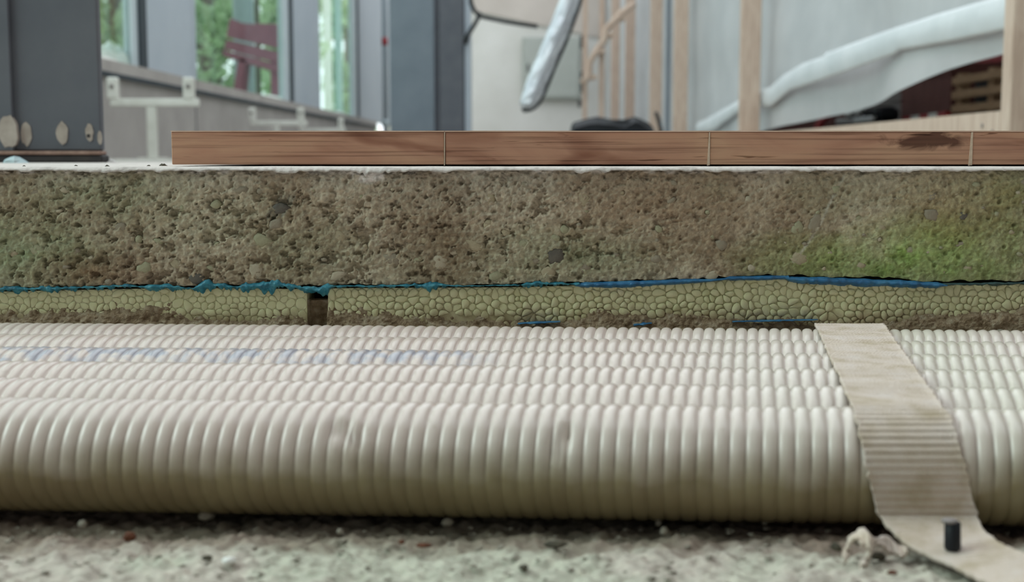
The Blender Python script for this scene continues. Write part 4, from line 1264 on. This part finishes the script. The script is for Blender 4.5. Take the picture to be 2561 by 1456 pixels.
# bottom rail
ra = sd[0] + .05; rb = sd[1] - .002
root = empty('bottom_rail', (XP, ra, Z_BED)); props(root, 'pale timber bottom rail running back from the right-hand stud', 'rail')
zr0 = CAM_H + .098 - Z_BED
MB().hexa([(0, 0, zr0 - .095), (.09, 0, zr0 - .095), (.09, rb - ra, zr0 - .095), (0, rb - ra, zr0 - .095), (0, 0, zr0), (.09, 0, zr0), (.09, rb - ra, zr0), (0, rb - ra, zr0)]).build('beam', m_stud, root)
for q in (.03, rb - ra - .15):
    MB().box((.01, q, 0), (.08, q + .1, zr0 - .095), .002).build('support_block', m_stud, root)
for (q, z) in ((.04, .06), (.10, .075)):
    MB().tube([(-.002, q, z), (.0005, q, z)], .005, 10).build('screw_head', m_grey, root, True)
# grey cable strip
p = atY(1671, 200, 9.3)
o = MB().box((p.x - .014, 9.3, Z_BED), (p.x + .014, 9.33, 3.2), .003).build('cable_strip', m_steel2); props(o, 'narrow grey strip between two timber studs', 'strip')
o = MB().tube([atY(x, y, 9.0) for x, y in ((1640, 280), (1646, 296), (1650, 312), (1654, 328), (1656, 352))] + [Vector((atY(1656, 352, 9.0).x, 9.0, Z_BED + .01))], .014, 8).build('standing_cable', m_cable, None, True)
props(o, 'short black cable standing beside the brownish stud', 'cable')

XS = XP + .112
def on_sheet(px, py): return atX(px, py, XS)
low = [(1700, 352), (1770, 345), (1920, 322), (2076, 282), (2200, 243), (2354, 175), (2416, 153), (2514, 125), (2640, 90), (2800, 60)]
b_lo = [(1700, 345), (1790, 325), (1843, 284), (1895, 266), (1932, 266), (1980, 225), (2060, 200), (2245, 134), (2250, 126), (2385, 103), (2512, 76), (2640, 50), (2800, 10)]
b_hi = [(1700, 330), (1760, 303), (1843, 256), (1895, 226), (1928, 220), (1965, 188), (2010, 160), (2066, 141), (2068, 134), (2230, 75), (2350, 36), (2512, -10), (2640, -40), (2800, -90)]
def curve(pts, ds_):
    q = [on_sheet(*p) for p in pts]
    yy = np.array([v.y for v in q])[::-1]; zz = np.array([v.z for v in q])[::-1]
    return np.interp(ds_, yy, zz)
d_ = np.linspace(2.2, 15.8, 420)
zl_ = curve(low, d_); zl_ = np.where(d_ > on_sheet(1770, 345).y, np.minimum(zl_, Z_BED + .03), zl_)
nv = 40; T_ = np.linspace(0, 1, nv)
Dg = np.repeat(d_[:, None], nv, 1)
Zg = zl_[:, None] * (1 - T_) + 3.2 * T_
fold = (fbm(Dg * 1.1, Zg * .25, 3, 3) - .5) * .10 + .02 * np.sin(Dg * 7 + 2 * fbm(Dg, Zg, 5, 2)) * sstep(8, 10, Dg)
fold = fold + (fbm(Dg * .7 + Zg * 1.5, Zg * 2 - Dg * .5, 9, 3) - .5) * .05
Xg = XS + .03 + np.clip(fold, -.02, .1)
root = grid_obj('plastic_sheeting', np.stack([Xg, Dg, Zg], -1), m_sheet, None); 
props(root, 'translucent white plastic sheeting hung behind the timber studs', 'sheeting')
# turned-up hem, brighter
d2_ = np.linspace(on_sheet(2790, 0).y, on_sheet(1745, 330).y, 260)
za, zb2 = curve(b_lo, d2_), curve(b_hi, d2_)
m_ = 9; t_ = np.linspace(0, 1, m_)
A = np.zeros((len(d2_), m_, 3))
A[..., 1] = d2_[:, None]; A[..., 2] = za[:, None] * (1 - t_) + zb2[:, None] * t_
A[..., 0] = XS - .004 - .008 * np.sin(np.pi * t_)[None, :] + .006 * (fbm(A[..., 1] * 6, A[..., 2] * 9, 4, 3) - .5)
o = grid_obj('hem', A, m_tape, root); o['label'] = 'bright turned-up hem'
sm = o.modifiers.new('thickness', 'SOLIDIFY'); sm.thickness = .003

# wooden stair beyond the partition's far end, seen against the sheeting
def build_stair():
    d = 10.8
    root = empty('wooden_stair', (atY(1540, 300, d).x, d, Z_BED)); props(root, 'steep pale wooden stair against the far sheeting', 'stair')
    z = lambda px, py: (atY(px, py, d).x - .04 - root.location.x, 0, atY(px, py, d).z - Z_BED)
    pts = [(1466, 208), (1484, 192), (1486, 158), (1504, 126), (1524, 100), (1527, 74), (1546, 55), (1566, 34), (1600, 8)]
    MB().tube([z(*p) for p in pts], .030, 8).build('stringer', m_stud, root, True)
    for (a, b) in ((1484, 192), (1504, 128), (1526, 86), (1556, 44)):
        p = Vector(z(a, b)); MB().box((p.x - .02, -.02, p.z - .015), (p.x + .07, .22, p.z + .015), .003).build('tread', m_stud, root)
    for px in (1478, 1520):
        q = z(px, 20); MB().box((q[0] - .02, .1, 0), (q[0] + .02, .14, 3), .003).build('post', m_stud, root)
build_stair()
for (px, py, h, lab) in ((1455, 105, 16, 'upper black clip on the edge of the white wall'), (1456, 205, 26, 'middle black clip on the edge of the white wall'), (1450, 258, 10, 'lowest black clip on the edge of the white wall')):
    p = atY(px, py, 14.0); s = 14.0 / F
    o = MB().box((p.x - 4 * s, 14.0, p.z - h * s), (p.x + 4 * s, 14.03, p.z + h * s), .006).build('wall_clip', m_cable); props(o, lab, 'clip', 'black clips')

# black folded tarpaulin on the hall floor
def build_tarp():
    d = 5.0
    c = atY(1534, 320, d)
    root = empty('black_tarpaulin', (c.x, d, Z_BED)); props(root, 'black folded tarpaulin behind the parquet, before the white wall', 'tarpaulin')
    top = [(1434, 310), (1436, 305), (1470, 295), (1496, 290), (1530, 297), (1560, 298), (1590, 290), (1602, 294), (1626, 306), (1638, 318)]
    v = []
    for k, (dy, s) in enumerate(((0, .0), (.0, .82), (.06, 1.0), (.22, .93), (.34, .5), (.36, 0))):
        for (px, py) in top:
            q = atY(px, py, d); zz = (q.z - Z_BED) * s + (.008 * math.sin(px * .11 + k * 2) if 0 < s < 1 else 0)
            v.append((q.x - c.x, dy, max(0, zz)))
    n = len(top); f = []
    for k in range(5):
        for i in range(n - 1):
            f.append((k * n + i, k * n + i + 1, (k + 1) * n + i + 1, (k + 1) * n + i))
    f.append(tuple(k * n for k in range(6))); f.append(tuple(k * n + n - 1 for k in range(5, -1, -1)))
    MB().add(v, f).build('folded_body', m_black, root)
    q0, q1 = atY(1500, 304, d), atY(1585, 304, d)
    MB().tube([(q0.x - c.x, .03, q0.z - Z_BED - .002), (0.02, .035, q0.z - Z_BED + .004), (q1.x - c.x, .03, q1.z - Z_BED)], .004, 8).build('edge_cord', m_cable, root, True)
build_tarp()

# ------------------------------------------------------------------ store room seen under the lifted sheeting
ZF = Z_BED
wr = MB().box((3.0, 2.0, ZF - .2), (3.2, 16, 3.2)).build('wall_right', m_maroon); props(wr, 'dull red-brown wall of the store room', None, None, 'structure')
cl_ = MB().box((XS + .14, 1.6, 2.4), (3.2, 16, 2.5)).build('ceiling', m_beam); props(cl_, 'low ceiling of the store room', None, None, 'structure')
def sbox(px0, px1, py0, py1, X, th, name, mt, label, cat):
    a = atX(px1, py1, X); b = atX(px0, py0, X)
    o = MB().box((X, a.y, ZF), (X + th, b.y, (atX((px0 + px1) / 2, py0, X)).z), .006).build(name, mt)
    props(o, label, cat); return o
XC = 1.9
def build_pallets():
    a = atX(2560, 280, XC); b = atX(2378, 280, XC)
    z0, z1 = ZF, atX(2450, 172, XC).z
    root = empty('wooden_crate', (XC, a.y, ZF)); props(root, 'slatted wooden crate in the store room beside the right-hand stud', 'crate')
    L_ = b.y - a.y; n = 6; H = z1 - z0; s = H / n
    for i in range(n):
        MB().box((0, 0, i * s + .012), (.02, L_, (i + 1) * s - .016), .002).build('slat', m_pallet, root)
    for q in (.0, L_ / 2 - .03, L_ - .06):
        MB().box((.02, q, 0), (.06, q + .06, H), .002).build('corner_post', m_pallet, root)
    MB().box((.10, 0, 0), (.5, L_, H - .01), .002).build('dark_inside', m_steel3, root)
build_pallets()
def carton(px0, px1, py, X, th, mt, label):
    a = atX(px1, py, X); b = atX(px0, py, X)
    root = empty('storage_box', (X, a.y, ZF)); props(root, label, 'box', 'boxes in the store room')
    h = atX((px0 + px1) / 2, py, X).z - ZF
    MB().box((0, 0, 0), (th, b.y - a.y, h - .02), .004).build('body', mt, root)
    MB().box((-.008, -.008, h - .05), (th + .008, b.y - a.y + .008, h), .004).build('lid', mt, root)
carton(2256, 2380, 170, 1.95, .5, m_maroon, 'maroon box in the store room left of the slatted crate')
carton(2182, 2255, 236, 2.0, .4, m_grey, 'low grey box in the store room left of the maroon box')
# red and white tape
def build_tape():
    X = 1.85
    root = empty('barrier_tape', (X, atX(2360, 290, X).y, ZF)); props(root, 'red and white striped bar above the bottom rail in the store room', 'barrier bar')
    n = 5
    for i in range(n):
        a = 2255 + (2365 - 2255) * i / n; b = 2255 + (2365 - 2255) * (i + 1) / n
        f = lambda q: 302 - (q - 2255) * .13
        A_, B_ = atX(a, f(a), X), atX(b, f(b), X)
        mb = MB(); hz = .016
        y0, y1 = B_.y - root.location.y, A_.y - root.location.y
        mb.hexa([(0, y0, B_.z - ZF - hz), (.02, y0, B_.z - ZF - hz), (.02, y1, A_.z - ZF - hz), (0, y1, A_.z - ZF - hz), (0, y0, B_.z - ZF + hz), (.02, y0, B_.z - ZF + hz), (.02, y1, A_.z - ZF + hz), (0, y1, A_.z - ZF + hz)])
        mb.build('red_stripe' if i % 2 == 0 else 'white_stripe', m_red if i % 2 == 0 else m_white, root)
    for i, q in enumerate((2262, 2358)):
        p = atX(q, 300, X); MB().box((.003, p.y - root.location.y - .01, 0), (.017, p.y - root.location.y + .01, p.z - ZF - .005), .001).build('stand', m_grey, root)
build_tape()
# red boards high up
o = MB().box((2.2, 5.2, atX(2450, 165, 2.2).z), (2.25, 7.6, atX(2450, 120, 2.2).z), .004).build('red_beam', m_red); props(o, 'bright red beam above the slatted crate', 'beam')
for q in (5.4, 7.3):
    MB().box((2.205, q, ZF), (2.245, q + .05, atX(2450, 165, 2.2).z), .002).build('support', m_maroon, o)
# machine and red handle
def build_machine():
    X = 1.7
    c = atX(2140, 300, X)
    root = empty('small_machine', (X, c.y, ZF)); props(root, 'small black machine with pale metal fittings under the lifted sheeting', 'machine')
    z = lambda py: atX(2140, py, X).z - ZF
    MB().box((0, -.45, 0), (.14, .5, z(308)), .01).build('base', m_black, root)
    MB().box((.02, -.30, z(308)), (.13, .10, z(272)), .02).build('housing', m_black, root)
    MB().tube([(0, -.12, z(280)), (-.03, -.12, z(280))], .03, 12).build('fitting', m_metal, root, True)
    MB().tube([(0, .06, z(282)), (-.03, .06, z(282))], .034, 12).build('fitting', m_metal, root, True)
    MB().tube([(-.01, -.35, z(303)), (-.01, .30, z(300))], .016, 10).build('pipe', m_metal, root, True)
    MB().tube([(-.02, .0, z(292)), (-.02, .0, z(268))], .02, 10).build('valve', m_metal, root, True)
build_machine()
pts = [atX(x, y, 1.62) for x, y in ((2078, 284), (2066, 290), (2056, 302), (2048, 316), (2042, 330))]
pts.append(Vector((1.62, pts[-1].y + .05, ZF + .01)))
o = MB().tube(pts, .022, 10).build('curved_tube', m_red, None, True); props(o, 'curved red tube left of the small black machine', 'tube')

# near end of the hall, unseen; wall and ceiling added to block light
wk = MB().box((-5.0, -2.6, -.3), (4.6, -2.4, 3.2)).build('wall_light_block', m_lowwall); props(wk, 'unseen grey wall added behind the camera to block light', None, None, 'structure')
cn = MB().box((-5.0, -2.6, 3.2), (4.6, .2, 3.3)).build('ceiling_light_block', m_beam); props(cn, 'unseen ceiling added over the near end of the hall to block light', None, None, 'structure')
ws = MB().box((4.4, -2.6, -.3), (4.6, 17, 3.2)).build('wall_side', m_lowwall); props(ws, 'grey side wall beyond the store room', None, None, 'structure')
nb = MB().box((-5.0, -2.4, -.3), (4.4, -.52, Z_BED)).build('floor_near', m_plain); props(nb, 'floor on the near side of the trench', None, None, 'structure')
